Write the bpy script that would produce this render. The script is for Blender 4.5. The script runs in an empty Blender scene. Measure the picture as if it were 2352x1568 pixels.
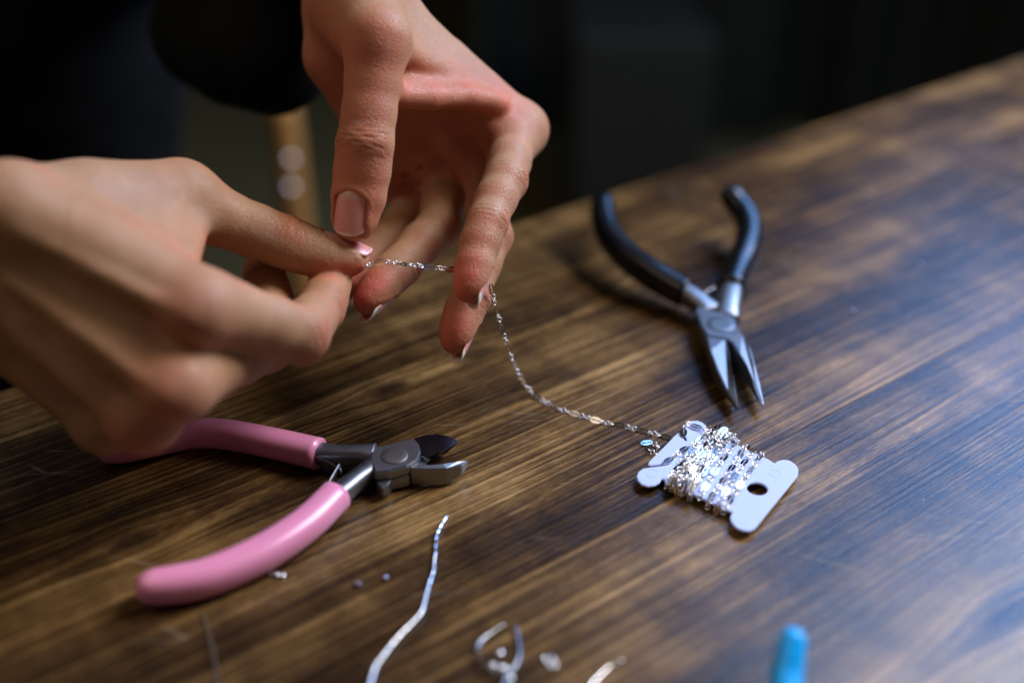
import bpy, bmesh, math, random
import numpy as np
from mathutils import Vector, Matrix

# ------------------------------------------------------------------ camera, light, exposure
scene = bpy.context.scene
COL = scene.collection
PW, PH = 2352.0, 1568.0            # measuring frame used when the photograph was surveyed
FPX = 2636.0                       # focal length in that frame
PITCH = math.radians(31.0)
CAMH = 0.232                       # camera height above the table top (m)
CP, SP = math.cos(PITCH), math.sin(PITCH)

cam_data = bpy.data.cameras.new('camera')
cam = bpy.data.objects.new('camera', cam_data)
COL.objects.link(cam)
cam.location = (0, 0, CAMH)
cam.rotation_euler = (math.radians(90) - PITCH, 0, 0)
cam_data.sensor_width = 36.0
cam_data.lens = 36.0 * FPX / PW
cam_data.clip_start = 0.01
cam_data.clip_end = 60
cam_data.dof.use_dof = True
cam_data.dof.focus_distance = 0.384
cam_data.dof.aperture_fstop = 2.9
cam_data.dof.aperture_blades = 0
scene.camera = cam

scene.view_settings.view_transform = 'Standard'
scene.view_settings.look = 'None'
scene.view_settings.gamma = 1.0
scene.view_settings.exposure = 0.0
scene.render.film_transparent = False
try:
    scene.cycles.use_denoising = True
    scene.cycles.denoiser = 'OPENIMAGEDENOISE'
    scene.cycles.max_bounces = 8
    scene.cycles.sample_clamp_indirect = 6.0
except Exception:
    pass

world = bpy.data.worlds.new('World')
scene.world = world
world.use_nodes = True
bg = world.node_tree.nodes['Background']
bg.inputs[0].default_value = (0.66, 0.58, 0.48, 1)
bg.inputs[1].default_value = 0.055

def area_light(name, loc, target, sx, sy, power, color, spread=180):
    d = bpy.data.lights.new(name, 'AREA')
    d.shape = 'RECTANGLE'; d.size = sx; d.size_y = sy
    d.energy = power; d.color = color
    try: d.spread = math.radians(spread)
    except Exception: pass
    o = bpy.data.objects.new(name, d); COL.objects.link(o)
    o.location = loc
    v = Vector(target) - Vector(loc)
    o.rotation_euler = v.to_track_quat('-Z', 'Y').to_euler()
    return o

# the tall window to the right of the table, beyond the frame
WIN = (0.96, 1.14, 1.06)
area_light('window_light', WIN, (0.10, 0.42, 0.02), 1.2, 0.95, 32.0, (0.18, 0.43, 1.0))
# a second, sunlit window to the right of the table: neutral daylight from above
area_light('side_window_light', (0.81, 0.675, 0.93), (0.05, 0.42, 0.05), 0.6, 0.68, 19.5, (1.0, 0.91, 0.78))
# weak fill lamp, added above on the left to brighten the palm
area_light('fill_light', (-1.1, 0.32, 1.5), (0.0, 0.45, 0.05), 1.4, 1.2, 6.5, (1.0, 0.84, 0.68))

# ------------------------------------------------------------------ measuring helpers
CAMP = np.array([0, 0, CAMH])
RIGHT = np.array([1.0, 0, 0]); UP = np.array([0, SP, CP]); FWD = np.array([0, CP, -SP])
def ray(x, y):
    return FWD + RIGHT * ((x - PW / 2) / FPX) - UP * ((y - PH / 2) / FPX)
def at(x, y, d):                   # point at axial distance d (m)
    return CAMP + ray(x, y) * d
def gnd(x, y, z=0.0):              # point at height z above the table
    r = ray(x, y)
    return CAMP + r * ((z - CAMH) / r[2])
def cdir(r, d, t):                 # direction from (right, down, toward viewer)
    v = RIGHT * r - UP * d - FWD * t
    return v / np.linalg.norm(v)
def unit(v):
    v = np.asarray(v, float); return v / (np.linalg.norm(v) + 1e-12)

# ------------------------------------------------------------------ scene helpers
def tag(o, label=None, cat=None, group=None, kind=None):
    if label: o['label'] = label
    if cat: o['category'] = cat
    if group: o['group'] = group
    if kind: o['kind'] = kind
    return o
def empty(name, loc=(0, 0, 0)):
    o = bpy.data.objects.new(name, None); COL.objects.link(o)
    o.location = loc; o.empty_display_size = 0.01
    return o
def link_mesh(name, me, mat=None, parent=None):
    o = bpy.data.objects.new(name, me); COL.objects.link(o)
    if mat and not me.materials: me.materials.append(mat)
    if parent is not None:
        o.parent = parent
        pw = parent.matrix_basis
        if parent.parent is not None: pw = parent.parent.matrix_basis @ parent.matrix_parent_inverse @ pw
        o.matrix_parent_inverse = pw.inverted()
    return o
def mesh_from(name, verts, faces, smooth=True):
    me = bpy.data.meshes.new(name)
    me.from_pydata([tuple(map(float, v)) for v in verts], [], [tuple(map(int, f)) for f in faces])
    me.update()
    if smooth:
        me.polygons.foreach_set('use_smooth', [True] * len(me.polygons))
    return me

def catmull(pts, n=8):
    pts = [np.asarray(p, float) for p in pts]
    P = [2 * pts[0] - pts[1]] + pts + [2 * pts[-1] - pts[-2]]
    out = []
    for i in range(1, len(P) - 2):
        for k in range(n):
            t = k / n
            a, b, c, d = P[i - 1], P[i], P[i + 1], P[i + 2]
            out.append(0.5 * (2 * b + (c - a) * t + (2 * a - 5 * b + 4 * c - d) * t * t + (3 * b - a - 3 * c + d) * t ** 3))
    out.append(pts[-1])
    return np.array(out)

def sweep(path, radii, up=(0, 0, 1), seg=20, cap=True, power=2.0, squash=None):
    """Tube along path; radii rows (side, up); superellipse section; returns verts, faces."""
    path = np.asarray(path, float); n = len(path)
    radii = np.asarray(radii, float)
    if radii.ndim == 1: radii = np.stack([radii, radii], 1)
    V = []; Fc = []
    prev_up = np.asarray(up, float)
    for i in range(n):
        t = unit(path[min(i + 1, n - 1)] - path[max(i - 1, 0)])
        s = unit(np.cross(t, prev_up)); u = np.cross(s, t)
        for k in range(seg):
            a = 2 * math.pi * k / seg
            c, sn = math.cos(a), math.sin(a)
            e = 2.0 / power
            x = math.copysign(abs(c) ** e, c) * radii[i, 0]; y = math.copysign(abs(sn) ** e, sn) * radii[i, 1]
            V.append(path[i] + s * x + u * y)
    for i in range(n - 1):
        for k in range(seg):
            a = i * seg + k; b = i * seg + (k + 1) % seg
            Fc.append((a, b, b + seg, a + seg))
    if cap:
        Fc.append(tuple(reversed(range(seg))))
        Fc.append(tuple(range((n - 1) * seg, n * seg)))
    return V, Fc

# material helpers
def new_mat(name):
    m = bpy.data.materials.new(name); m.use_nodes = True
    nt = m.node_tree
    return m, nt, nt.nodes['Principled BSDF']
def simple_mat(name, col, rough=0.5, metal=0.0, spec=0.5, coat=0.0, coat_rough=0.1, sss=0.0, sss_scale=0.003, noise=0.06, nscale=200, bump=0.0, rnoise=0.08):
    m, nt, b = new_mat(name)
    N = nt.nodes; Lk = nt.links
    tc = N.new('ShaderNodeTexCoord')
    nz = N.new('ShaderNodeTexNoise'); nz.inputs['Scale'].default_value = nscale; nz.inputs['Detail'].default_value = 5
    Lk.new(tc.outputs['Object'], nz.inputs['Vector'])
    mp = N.new('ShaderNodeMapRange'); mp.inputs[3].default_value = 1 - noise; mp.inputs[4].default_value = 1 + noise
    Lk.new(nz.outputs['Fac'], mp.inputs[0])
    mx = N.new('ShaderNodeVectorMath'); mx.operation = 'SCALE'; mx.inputs[0].default_value = col
    Lk.new(mp.outputs[0], mx.inputs['Scale']); Lk.new(mx.outputs[0], b.inputs['Base Color'])
    mr = N.new('ShaderNodeMapRange'); mr.inputs[3].default_value = max(0.02, rough - rnoise); mr.inputs[4].default_value = min(1, rough + rnoise)
    nz2 = N.new('ShaderNodeTexNoise'); nz2.inputs['Scale'].default_value = nscale * 0.4; nz2.inputs['Detail'].default_value = 6
    Lk.new(tc.outputs['Object'], nz2.inputs['Vector']); Lk.new(nz2.outputs['Fac'], mr.inputs[0]); Lk.new(mr.outputs[0], b.inputs['Roughness'])
    b.inputs['Metallic'].default_value = metal
    b.inputs['Specular IOR Level'].default_value = spec
    b.inputs['Coat Weight'].default_value = coat; b.inputs['Coat Roughness'].default_value = coat_rough
    if sss:
        b.inputs['Subsurface Weight'].default_value = sss; b.inputs['Subsurface Scale'].default_value = sss_scale
    if bump:
        bp = N.new('ShaderNodeBump'); bp.inputs['Strength'].default_value = bump; bp.inputs['Distance'].default_value = 0.0004
        Lk.new(nz.outputs['Fac'], bp.inputs['Height']); Lk.new(bp.outputs[0], b.inputs['Normal'])
    return m
# ------------------------------------------------------------------ materials
MAT = {}
def attr(nt, name):
    n = nt.nodes.new('ShaderNodeAttribute'); n.attribute_name = name; return n
def mixc(nt, fac, a, b, blend='MIX'):
    m = nt.nodes.new('ShaderNodeMix'); m.data_type = 'RGBA'; m.blend_type = blend
    def put(sock, v):
        if isinstance(v, (tuple, list)): sock.default_value = (*v, 1) if len(v) == 3 else v
        elif isinstance(v, (int, float)): sock.default_value = v
        else: nt.links.new(v, sock)
    put(m.inputs[0], fac); put(m.inputs[6], a); put(m.inputs[7], b)
    return m.outputs[2]
def math_(nt, op, a, b=None, c=None):
    m = nt.nodes.new('ShaderNodeMath'); m.operation = op
    for i, v in enumerate((a, b, c)):
        if v is None: continue
        if isinstance(v, (int, float)): m.inputs[i].default_value = v
        else: nt.links.new(v, m.inputs[i])
    return m.outputs[0]
def noise(nt, vec, scale, detail=4, rough=0.55, dist=0.0):
    n = nt.nodes.new('ShaderNodeTexNoise'); n.inputs['Scale'].default_value = scale; n.inputs['Detail'].default_value = detail
    n.inputs['Roughness'].default_value = rough; n.inputs['Distortion'].default_value = dist
    if vec is not None: nt.links.new(vec, n.inputs['Vector'])
    return n.outputs['Fac']
def remap(nt, v, a, b, c=0.0, d=1.0, smooth=False):
    m = nt.nodes.new('ShaderNodeMapRange'); m.inputs[1].default_value = a; m.inputs[2].default_value = b
    m.inputs[3].default_value = c; m.inputs[4].default_value = d
    if smooth: m.interpolation_type = 'SMOOTHSTEP'
    nt.links.new(v, m.inputs[0]); return m.outputs[0]
def vscale(nt, vec, s, loc=(0, 0, 0)):
    m = nt.nodes.new('ShaderNodeMapping'); m.inputs['Scale'].default_value = s; m.inputs['Location'].default_value = loc
    nt.links.new(vec, m.inputs['Vector']); return m.outputs[0]
def objco(nt): return nt.nodes.new('ShaderNodeTexCoord').outputs['Object']

def make_skin():
    m, nt, b = new_mat('skin'); L = nt.links
    co = objco(nt)
    red = attr(nt, 'redness').outputs['Fac']; wr = attr(nt, 'wrinkle').outputs['Fac']
    n1 = noise(nt, co, 60, 4); n2 = noise(nt, co, 320, 3)
    base = mixc(nt, remap(nt, n1, .3, .7), (0.405, 0.212, 0.104), (0.50, 0.282, 0.150))
    base = mixc(nt, remap(nt, n2, .35, .75, 0, .35), base, (0.45, 0.20, 0.105))
    blotch = noise(nt, co, 110, 5, .7)
    base = mixc(nt, remap(nt, blotch, .52, .68, 0, .26), base, (0.52, 0.205, 0.11))
    base = mixc(nt, remap(nt, noise(nt, vscale(nt, co, (30, 30, 30), (3, 1, 2)), 1.0, 2), .56, .66, 0, .28), base, (0.33, 0.22, 0.15))
    base = mixc(nt, math_(nt, 'MULTIPLY', red, 0.95), base, (0.66, 0.130, 0.075))
    # small creases between skin cells
    vo = nt.nodes.new('ShaderNodeTexVoronoi'); vo.feature = 'DISTANCE_TO_EDGE'; vo.inputs['Scale'].default_value = 1100
    wv = nt.nodes.new('ShaderNodeVectorMath'); wv.operation = 'ADD'
    nz = nt.nodes.new('ShaderNodeTexNoise'); nz.inputs['Scale'].default_value = 500; L.new(co, nz.inputs['Vector'])
    sc = nt.nodes.new('ShaderNodeVectorMath'); sc.operation = 'SCALE'; sc.inputs['Scale'].default_value = 0.0012
    L.new(nz.outputs['Color'], sc.inputs[0]); L.new(co, wv.inputs[0]); L.new(sc.outputs[0], wv.inputs[1]); L.new(wv.outputs[0], vo.inputs['Vector'])
    cell = remap(nt, vo.outputs['Distance'], 0, .12)
    h = math_(nt, 'MULTIPLY_ADD', wr, math_(nt, 'MULTIPLY', cell, 1.3), math_(nt, 'MULTIPLY', cell, 0.35))
    h = math_(nt, 'MULTIPLY_ADD', noise(nt, co, 900, 3), 0.8, h)
    bp = nt.nodes.new('ShaderNodeBump'); bp.inputs['Strength'].default_value = 0.75; bp.inputs['Distance'].default_value = 0.0003
    L.new(h, bp.inputs['Height']); L.new(bp.outputs[0], b.inputs['Normal'])
    L.new(base, b.inputs['Base Color'])
    L.new(remap(nt, n2, .3, .7, .42, .56), b.inputs['Roughness'])
    b.inputs['Specular IOR Level'].default_value = 0.42
    b.inputs['Subsurface Weight'].default_value = 0.40
    b.inputs['Subsurface Radius'].default_value = (1.0, 0.32, 0.18)
    b.inputs['Subsurface Scale'].default_value = 0.0032
    return m
def make_nail():
    m, nt, b = new_mat('nail'); L = nt.links
    fr = attr(nt, 'free_edge').outputs['Fac']; lu = attr(nt, 'lunula').outputs['Fac']
    co = objco(nt)
    c = mixc(nt, remap(nt, noise(nt, co, 300, 3), .3, .7), (0.72, 0.28, 0.25), (0.78, 0.34, 0.30))
    c = mixc(nt, math_(nt, 'MULTIPLY', lu, .55), c, (0.74, 0.52, 0.46))
    c = mixc(nt, fr, c, (0.88, 0.82, 0.70))
    L.new(c, b.inputs['Base Color'])
    L.new(remap(nt, noise(nt, co, 700, 3), .3, .7, .24, .34), b.inputs['Roughness'])
    b.inputs['Subsurface Weight'].default_value = 0.3; b.inputs['Subsurface Scale'].default_value = 0.0015
    b.inputs['Subsurface Radius'].default_value = (1, .4, .3)
    b.inputs['Coat Weight'].default_value = 0.15; b.inputs['Coat Roughness'].default_value = 0.2
    return m
def make_wood():
    m, nt, b = new_mat('stained_pine'); L = nt.links
    co = objco(nt)
    oi = nt.nodes.new('ShaderNodeObjectInfo')
    add = nt.nodes.new('ShaderNodeVectorMath'); add.operation = 'ADD'
    cx = nt.nodes.new('ShaderNodeCombineXYZ')
    L.new(math_(nt, 'MULTIPLY', oi.outputs['Random'], 7.0), cx.inputs[0]); L.new(math_(nt, 'MULTIPLY', oi.outputs['Random'], 3.1), cx.inputs[1])
    L.new(co, add.inputs[0]); L.new(cx.outputs[0], add.inputs[1])
    v = add.outputs[0]
    # knots: distance fields in table space
    geo = nt.nodes.new('ShaderNodeNewGeometry').outputs['Position']
    kn = None; warp = None
    for (kx, ky), rad in ((gnd(900, 892)[:2], .0050), (gnd(1100, 812)[:2], .0065), (gnd(2310, 1410)[:2], .0060), (gnd(300, 1240)[:2], .0050)):
        mp = nt.nodes.new('ShaderNodeMapping'); mp.vector_type = 'TEXTURE'
        mp.inputs['Location'].default_value = (float(kx), float(ky), 0); mp.inputs['Rotation'].default_value = (0, 0, TH0); mp.inputs['Scale'].default_value = (rad * 2.0, rad, 1)
        L.new(geo, mp.inputs['Vector'])
        ln = nt.nodes.new('ShaderNodeVectorMath'); ln.operation = 'LENGTH'; L.new(mp.outputs[0], ln.inputs[0])
        sep = nt.nodes.new('ShaderNodeSeparateXYZ'); L.new(mp.outputs[0], sep.inputs[0])
        g = math_(nt, 'EXPONENT', math_(nt, 'MULTIPLY', math_(nt, 'MULTIPLY', ln.outputs['Value'], ln.outputs['Value']), -0.30))
        wv = math_(nt, 'MULTIPLY', math_(nt, 'MULTIPLY', g, sep.outputs[1]), -rad * 0.75)
        warp = wv if warp is None else math_(nt, 'ADD', warp, wv)
        k = remap(nt, ln.outputs['Value'], .25, 1.15, 1.0, 0.0, True)
        kn = k if kn is None else math_(nt, 'MAXIMUM', kn, k)
    wob = noise(nt, vscale(nt, v, (1.6, 5, 1)), 1.0, 2)
    sy = nt.nodes.new('ShaderNodeCombineXYZ')
    L.new(math_(nt, 'ADD', math_(nt, 'MULTIPLY', math_(nt, 'SUBTRACT', wob, .5), 0.022), warp), sy.inputs[1])
    a2 = nt.nodes.new('ShaderNodeVectorMath'); a2.operation = 'ADD'; L.new(v, a2.inputs[0]); L.new(sy.outputs[0], a2.inputs[1])
    w = a2.outputs[0]
    sepw = nt.nodes.new('ShaderNodeSeparateXYZ'); L.new(w, sepw.inputs[0])
    drift = noise(nt, vscale(nt, w, (1.4, 42, 1)), 1.0, 3, .55)
    def growth(freq, push, off):
        ph = math_(nt, 'ADD', math_(nt, 'MULTIPLY', sepw.outputs[1], freq), math_(nt, 'MULTIPLY_ADD', drift, push, off))
        fr = math_(nt, 'FRACT', ph)
        return math_(nt, 'MULTIPLY', math_(nt, 'POWER', fr, 1.6), remap(nt, fr, .86, 1.0, 1.0, 0.0, True))   # pale early wood, dark late-wood line
    ring1 = growth(270.0, 9.0, 0.0); ring2 = growth(480.0, 13.0, .4)
    mod = remap(nt, noise(nt, vscale(nt, w, (2, 60, 1)), 1.0, 2), .35, .65, .3, 1.0)
    rings = math_(nt, 'MULTIPLY', ring1, mod)
    mid = noise(nt, vscale(nt, w, (5, 420, 1)), 1.0, 3, .6)
    fine = noise(nt, vscale(nt, w, (18, 1300, 1)), 1.0, 3, .65)          # fibre streaks
    hair = noise(nt, vscale(nt, w, (260, 2600, 1)), 1.0, 3, .65)         # open pores
    blot = noise(nt, vscale(nt, v, (8, 30, 1)), 1.0, 4, .62)            # uneven stain
    bars = noise(nt, vscale(nt, v, (40, 10, 1)), 1.0, 2, .6)             # brush laps across the grain
    t = math_(nt, 'MULTIPLY', rings, 0.44)
    t = math_(nt, 'MULTIPLY_ADD', ring2, 0.13, t)
    t = math_(nt, 'MULTIPLY_ADD', remap(nt, mid, .32, .68), 0.24, t)
    t = math_(nt, 'MULTIPLY_ADD', remap(nt, fine, .32, .68), 0.25, t)
    t = math_(nt, 'MULTIPLY_ADD', remap(nt, hair, .32, .68), 0.28, t)
    t = math_(nt, 'MULTIPLY_ADD', remap(nt, blot, .37, .63), 0.44, t)
    t = math_(nt, 'MULTIPLY_ADD', remap(nt, bars, .42, .58), 0.12, t)
    rp = nt.nodes.new('ShaderNodeValToRGB'); L.new(remap(nt, t, .46, 1.36), rp.inputs[0])
    e = rp.color_ramp.elements
    e[0].position = 0.0; e[0].color = (0.019, 0.0095, 0.0045, 1)
    e[1].position = 1.0; e[1].color = (0.47, 0.285, 0.110, 1)
    for pos, c in ((.25, (0.048, 0.0245, 0.0090)), (.5, (0.122, 0.064, 0.0205)), (.75, (0.26, 0.148, 0.051))):
        k = e.new(pos); k.color = (*c, 1)
    col = mixc(nt, math_(nt, 'MULTIPLY', kn, .85), rp.outputs[0], (0.022, 0.010, 0.005))
    # hairline scratches and dust
    sc = nt.nodes.new('ShaderNodeTexVoronoi'); sc.feature = 'DISTANCE_TO_EDGE'; sc.inputs['Scale'].default_value = 1.0
    mpx = nt.nodes.new('ShaderNodeMapping'); mpx.inputs['Rotation'].default_value = (0, 0, 1.1); mpx.inputs['Scale'].default_value = (9, 60, 1)
    L.new(geo, mpx.inputs['Vector']); L.new(mpx.outputs[0], sc.inputs['Vector'])
    gate = remap(nt, noise(nt, vscale(nt, geo, (28, 28, 1)), 1.0, 2), .58, .66)
    scr = math_(nt, 'MULTIPLY', remap(nt, sc.outputs['Distance'], 0.0, .012, 1.0, 0.0), gate)
    dust = remap(nt, noise(nt, geo, 900, 2), .735, .77)
    lite = math_(nt, 'MAXIMUM', math_(nt, 'MULTIPLY', scr, .30), math_(nt, 'MULTIPLY', dust, .55))
    col = mixc(nt, lite, col, (0.42, 0.36, 0.29))
    L.new(col, b.inputs['Base Color'])
    L.new(math_(nt, 'ADD', remap(nt, mid, .2, .8, .17, .28), math_(nt, 'MULTIPLY', lite, .3)), b.inputs['Roughness'])
    b.inputs['Specular IOR Level'].default_value = 0.42
    bp = nt.nodes.new('ShaderNodeBump'); bp.inputs['Strength'].default_value = 0.30; bp.inputs['Distance'].default_value = 0.0006
    hh = math_(nt, 'MULTIPLY_ADD', fine, .5, math_(nt, 'MULTIPLY', hair, .5))
    hh = math_(nt, 'MULTIPLY_ADD', mid, .6, hh)
    hh = math_(nt, 'MULTIPLY_ADD', noise(nt, vscale(nt, v, (330, 120, 1)), 1.0, 2), .35, hh)
    hh = math_(nt, 'MULTIPLY_ADD', scr, -.35, hh)
    L.new(hh, bp.inputs['Height']); L.new(bp.outputs[0], b.inputs['Normal'])
    return m
TH0 = math.radians(37.2)
MAT['skin'] = make_skin(); MAT['nail'] = make_nail(); MAT['wood'] = make_wood()
MAT['silver'] = simple_mat('silver', (0.86, 0.83, 0.79), 0.15, 1.0, noise=.03, nscale=900, rnoise=.05)
MAT['ring_silver'] = simple_mat('ring_silver', (0.92, 0.88, 0.83), 0.36, 1.0, noise=.03, nscale=900, rnoise=.06)
MAT['steel'] = simple_mat('brushed_steel', (0.26, 0.27, 0.29), 0.42, 1.0, noise=.10, nscale=700, rnoise=.08, bump=.06)
MAT['steel_bright'] = simple_mat('ground_steel', (0.25, 0.26, 0.28), 0.42, 1.0, noise=.08, nscale=900, rnoise=.08)
MAT['blade'] = simple_mat('polished_blade', (0.09, 0.10, 0.13), 0.20, 1.0, noise=.12, nscale=1200, rnoise=.06)  # steel darkened to paint in the reflection of the dark room
MAT['rivet'] = simple_mat('rivet_steel', (0.27, 0.25, 0.24), 0.45, 1.0, noise=.1, nscale=900)
MAT['pink'] = simple_mat('pink_vinyl', (0.84, 0.30, 0.46), 0.30, 0, .5, coat=.3, coat_rough=.15, sss=.25, sss_scale=.002, noise=.04, nscale=120, rnoise=.07)
MAT['black'] = simple_mat('black_vinyl', (0.0055, 0.006, 0.008), 0.27, 0, .5, noise=.1, nscale=300)
MAT['blue'] = simple_mat('blue_vinyl', (0.002, 0.44, 1.0), 0.30, 0, .5, sss=.15, sss_scale=.002, noise=.05, nscale=120)
MAT['plastic'] = simple_mat('white_plastic', (0.53, 0.62, 0.98), 0.38, 0, .45, sss=.3, sss_scale=.0015, noise=.02, nscale=150)
MAT['shirt'] = simple_mat('black_cloth', (0.0035, 0.0038, 0.0042), 0.9, 0, .15, noise=.25, nscale=60)
MAT['navy'] = simple_mat('navy_cloth', (0.006, 0.010, 0.015), 0.85, 0, .2, noise=.2, nscale=80)
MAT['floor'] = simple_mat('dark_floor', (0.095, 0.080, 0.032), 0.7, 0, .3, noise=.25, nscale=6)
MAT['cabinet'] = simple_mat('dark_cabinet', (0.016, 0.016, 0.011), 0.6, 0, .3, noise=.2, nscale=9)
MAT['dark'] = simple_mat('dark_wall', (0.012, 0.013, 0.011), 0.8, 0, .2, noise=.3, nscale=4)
MAT['ochre'] = simple_mat('ochre_wood', (0.42, 0.20, 0.055), 0.5, 0, .4, noise=.2, nscale=40)
MAT['stud'] = simple_mat('stud_metal', (0.50, 0.40, 0.33), 0.52, 1.0)
MAT['dull_silver'] = simple_mat('dull_silver', (0.42, 0.41, 0.40), 0.26, 1.0)
MAT['clear'] = simple_mat('clear_thread', (0.13, 0.10, 0.07), 0.25)
MAT['lilac'] = simple_mat('lilac_glass', (0.20, 0.15, 0.26), 0.2, 0, .5)
# ------------------------------------------------------------------ table top and room
TH = math.radians(37.2)
EX = np.array([math.cos(TH), math.sin(TH), 0]); EY = np.array([-math.sin(TH), math.cos(TH), 0])
def box_mesh(name, lo, hi, bevel=0.0, seg=2):
    bm = bmesh.new()
    bmesh.ops.create_cube(bm, size=1)
    for v in bm.verts:
        v.co = Vector([(lo[i] + hi[i]) / 2 + v.co[i] * (hi[i] - lo[i]) for i in range(3)])
    if bevel: bmesh.ops.bevel(bm, geom=list(bm.edges), offset=bevel, segments=seg, affect='EDGES', profile=0.6)
    me = bpy.data.meshes.new(name); bm.to_mesh(me); bm.free(); return me
table = empty('table', (0, 0, -0.76)); tag(table, 'dark stained pine table with the tools and chain on it', 'table')
edge = 0.394
seam0 = float(EY @ gnd(2210, 352))
cuts = [edge, seam0]
while cuts[-1] > -0.55: cuts.append(cuts[-1] - 0.118)
for i in range(len(cuts) - 1):
    y1, y0 = cuts[i] - 0.00014, cuts[i + 1] + 0.00014
    me = box_mesh('plank', (-0.95, -(y1 - y0) / 2, -0.028), (1.15, (y1 - y0) / 2, 0.0), 0.0)
    if i == 0:                                       # only the free edge of the table is eased
        bm = bmesh.new(); bm.from_mesh(me)
        es = [e for e in bm.edges if all(v.co.y > 0 for v in e.verts)]
        bmesh.ops.bevel(bm, geom=es, offset=.0016, segments=2, affect='EDGES'); bm.to_mesh(me); bm.free()
    o = bpy.data.objects.new('plank', me); COL.objects.link(o); me.materials.append(MAT['wood'])
    c = EY * (y0 + y1) / 2
    o.parent = table; o.location = (c[0], c[1], 0.76); o.rotation_euler = (0, 0, TH)
for sx, sy in ((-0.85, 0.30), (1.05, 0.30), (-0.85, -0.45), (1.05, -0.45)):
    c = EX * sx + EY * sy
    me = box_mesh('leg', (-.03, -.03, 0.0), (.03, .03, 0.731), 0.003)
    o = bpy.data.objects.new('leg', me); COL.objects.link(o); me.materials.append(MAT['wood'])
    o.parent = table; o.location = (c[0], c[1], 0); o.rotation_euler = (0, 0, TH)
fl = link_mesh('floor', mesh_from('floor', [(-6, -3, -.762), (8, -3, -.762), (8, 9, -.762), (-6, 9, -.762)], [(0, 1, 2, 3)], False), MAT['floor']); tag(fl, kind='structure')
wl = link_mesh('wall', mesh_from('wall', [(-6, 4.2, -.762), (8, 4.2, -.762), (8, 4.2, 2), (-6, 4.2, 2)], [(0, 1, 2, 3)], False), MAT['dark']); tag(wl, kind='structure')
# ------------------------------------------------------------------ tools on the table
def prism(name, top, bot, mat, parent, bevel=0.0004, seg=2):
    """closed solid between two outlines (lists of 3-D points, same order)"""
    bm = bmesh.new(); n = len(top)
    a = [bm.verts.new(Vector(map(float, p))) for p in top]; b = [bm.verts.new(Vector(map(float, p))) for p in bot]
    bm.faces.new(a); bm.faces.new(list(reversed(b)))
    for i in range(n): bm.faces.new((a[i], b[i], b[(i + 1) % n], a[(i + 1) % n]))
    bmesh.ops.recalc_face_normals(bm, faces=bm.faces)
    if bevel:
        es = [e for e in bm.edges if e.calc_face_angle(0) > 0.5]
        bmesh.ops.bevel(bm, geom=es, offset=bevel, segments=seg, affect='EDGES', clamp_overlap=True)
    me = bpy.data.meshes.new(name); bm.to_mesh(me); bm.free()
    me.polygons.foreach_set('use_smooth', [False] * len(me.polygons))
    return link_mesh(name, me, mat, parent)
def flat(pts, zt, zb, shrink=0.0):
    top = [gnd(x, y, z) for (x, y), z in zip(pts, zt if hasattr(zt, '__len__') else [zt] * len(pts))]
    zb = zb if hasattr(zb, '__len__') else [zb] * len(pts)
    bot = [np.array([t[0], t[1], z]) for t, z in zip(top, zb)]
    return top, bot
def tube(name, pts, radii, mat, parent, seg=22, n=8, up=(0, 0, 1), power=2.0, roundend=(False, False)):
    P = catmull(pts, n); R = catmull([np.atleast_1d(np.asarray(r, float)) * np.ones(2) for r in radii], n)
    if roundend[1]:
        t = unit(P[-1] - P[-2]); ex = []; er = []
        for k in range(1, 7):
            a = k / 6 * math.pi / 2
            ex.append(P[-1] + t * R[-1].mean() * math.sin(a) * 1.25); er.append(R[-1] * max(0.03, math.cos(a)))
        P = np.vstack([P, ex]); R = np.vstack([R, er])
    if roundend[0]:
        t = unit(P[0] - P[1]); ex = []; er = []
        for k in range(6, 0, -1):
            a = k / 6 * math.pi / 2
            ex.append(P[0] + t * R[0].mean() * math.sin(a) * 0.95); er.append(R[0] * max(0.03, math.cos(a)))
        P = np.vstack([ex, P]); R = np.vstack([er, R])
    V, F = sweep(P, R, up, seg, True, power)
    return link_mesh(name, mesh_from(name, V, F), mat, parent)
def disc(name, c, r, h, mat, parent, seg=40, dome=0.0):
    V = []; F = []
    rows = [(r, 0), (r, h * .8), (r * .96, h), (r * .5, h + dome * .75), (0.001 * r, h + dome)]
    for rr, z in rows:
        for k in range(seg):
            a = 2 * math.pi * k / seg; V.append((c[0] + rr * math.cos(a), c[1] + rr * math.sin(a), c[2] + z))
    for i in range(len(rows) - 1):
        for k in range(seg):
            F.append((i * seg + k, i * seg + (k + 1) % seg, (i + 1) * seg + (k + 1) % seg, (i + 1) * seg + k))
    return link_mesh(name, mesh_from(name, V, F), mat, parent)

def planar(pts, q3, zb):
    """outline on a sloping plane given by three (px, z) samples"""
    A = np.array([gnd(*p, z) for p, z in q3]); nrm = unit(np.cross(A[1] - A[0], A[2] - A[0]))
    top = []
    for p in pts:
        r = ray(*p); t = ((A[0] - CAMP) @ nrm) / (r @ nrm); top.append(CAMP + r * t)
    return top, [np.array([t[0], t[1], zb]) for t in top]
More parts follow.
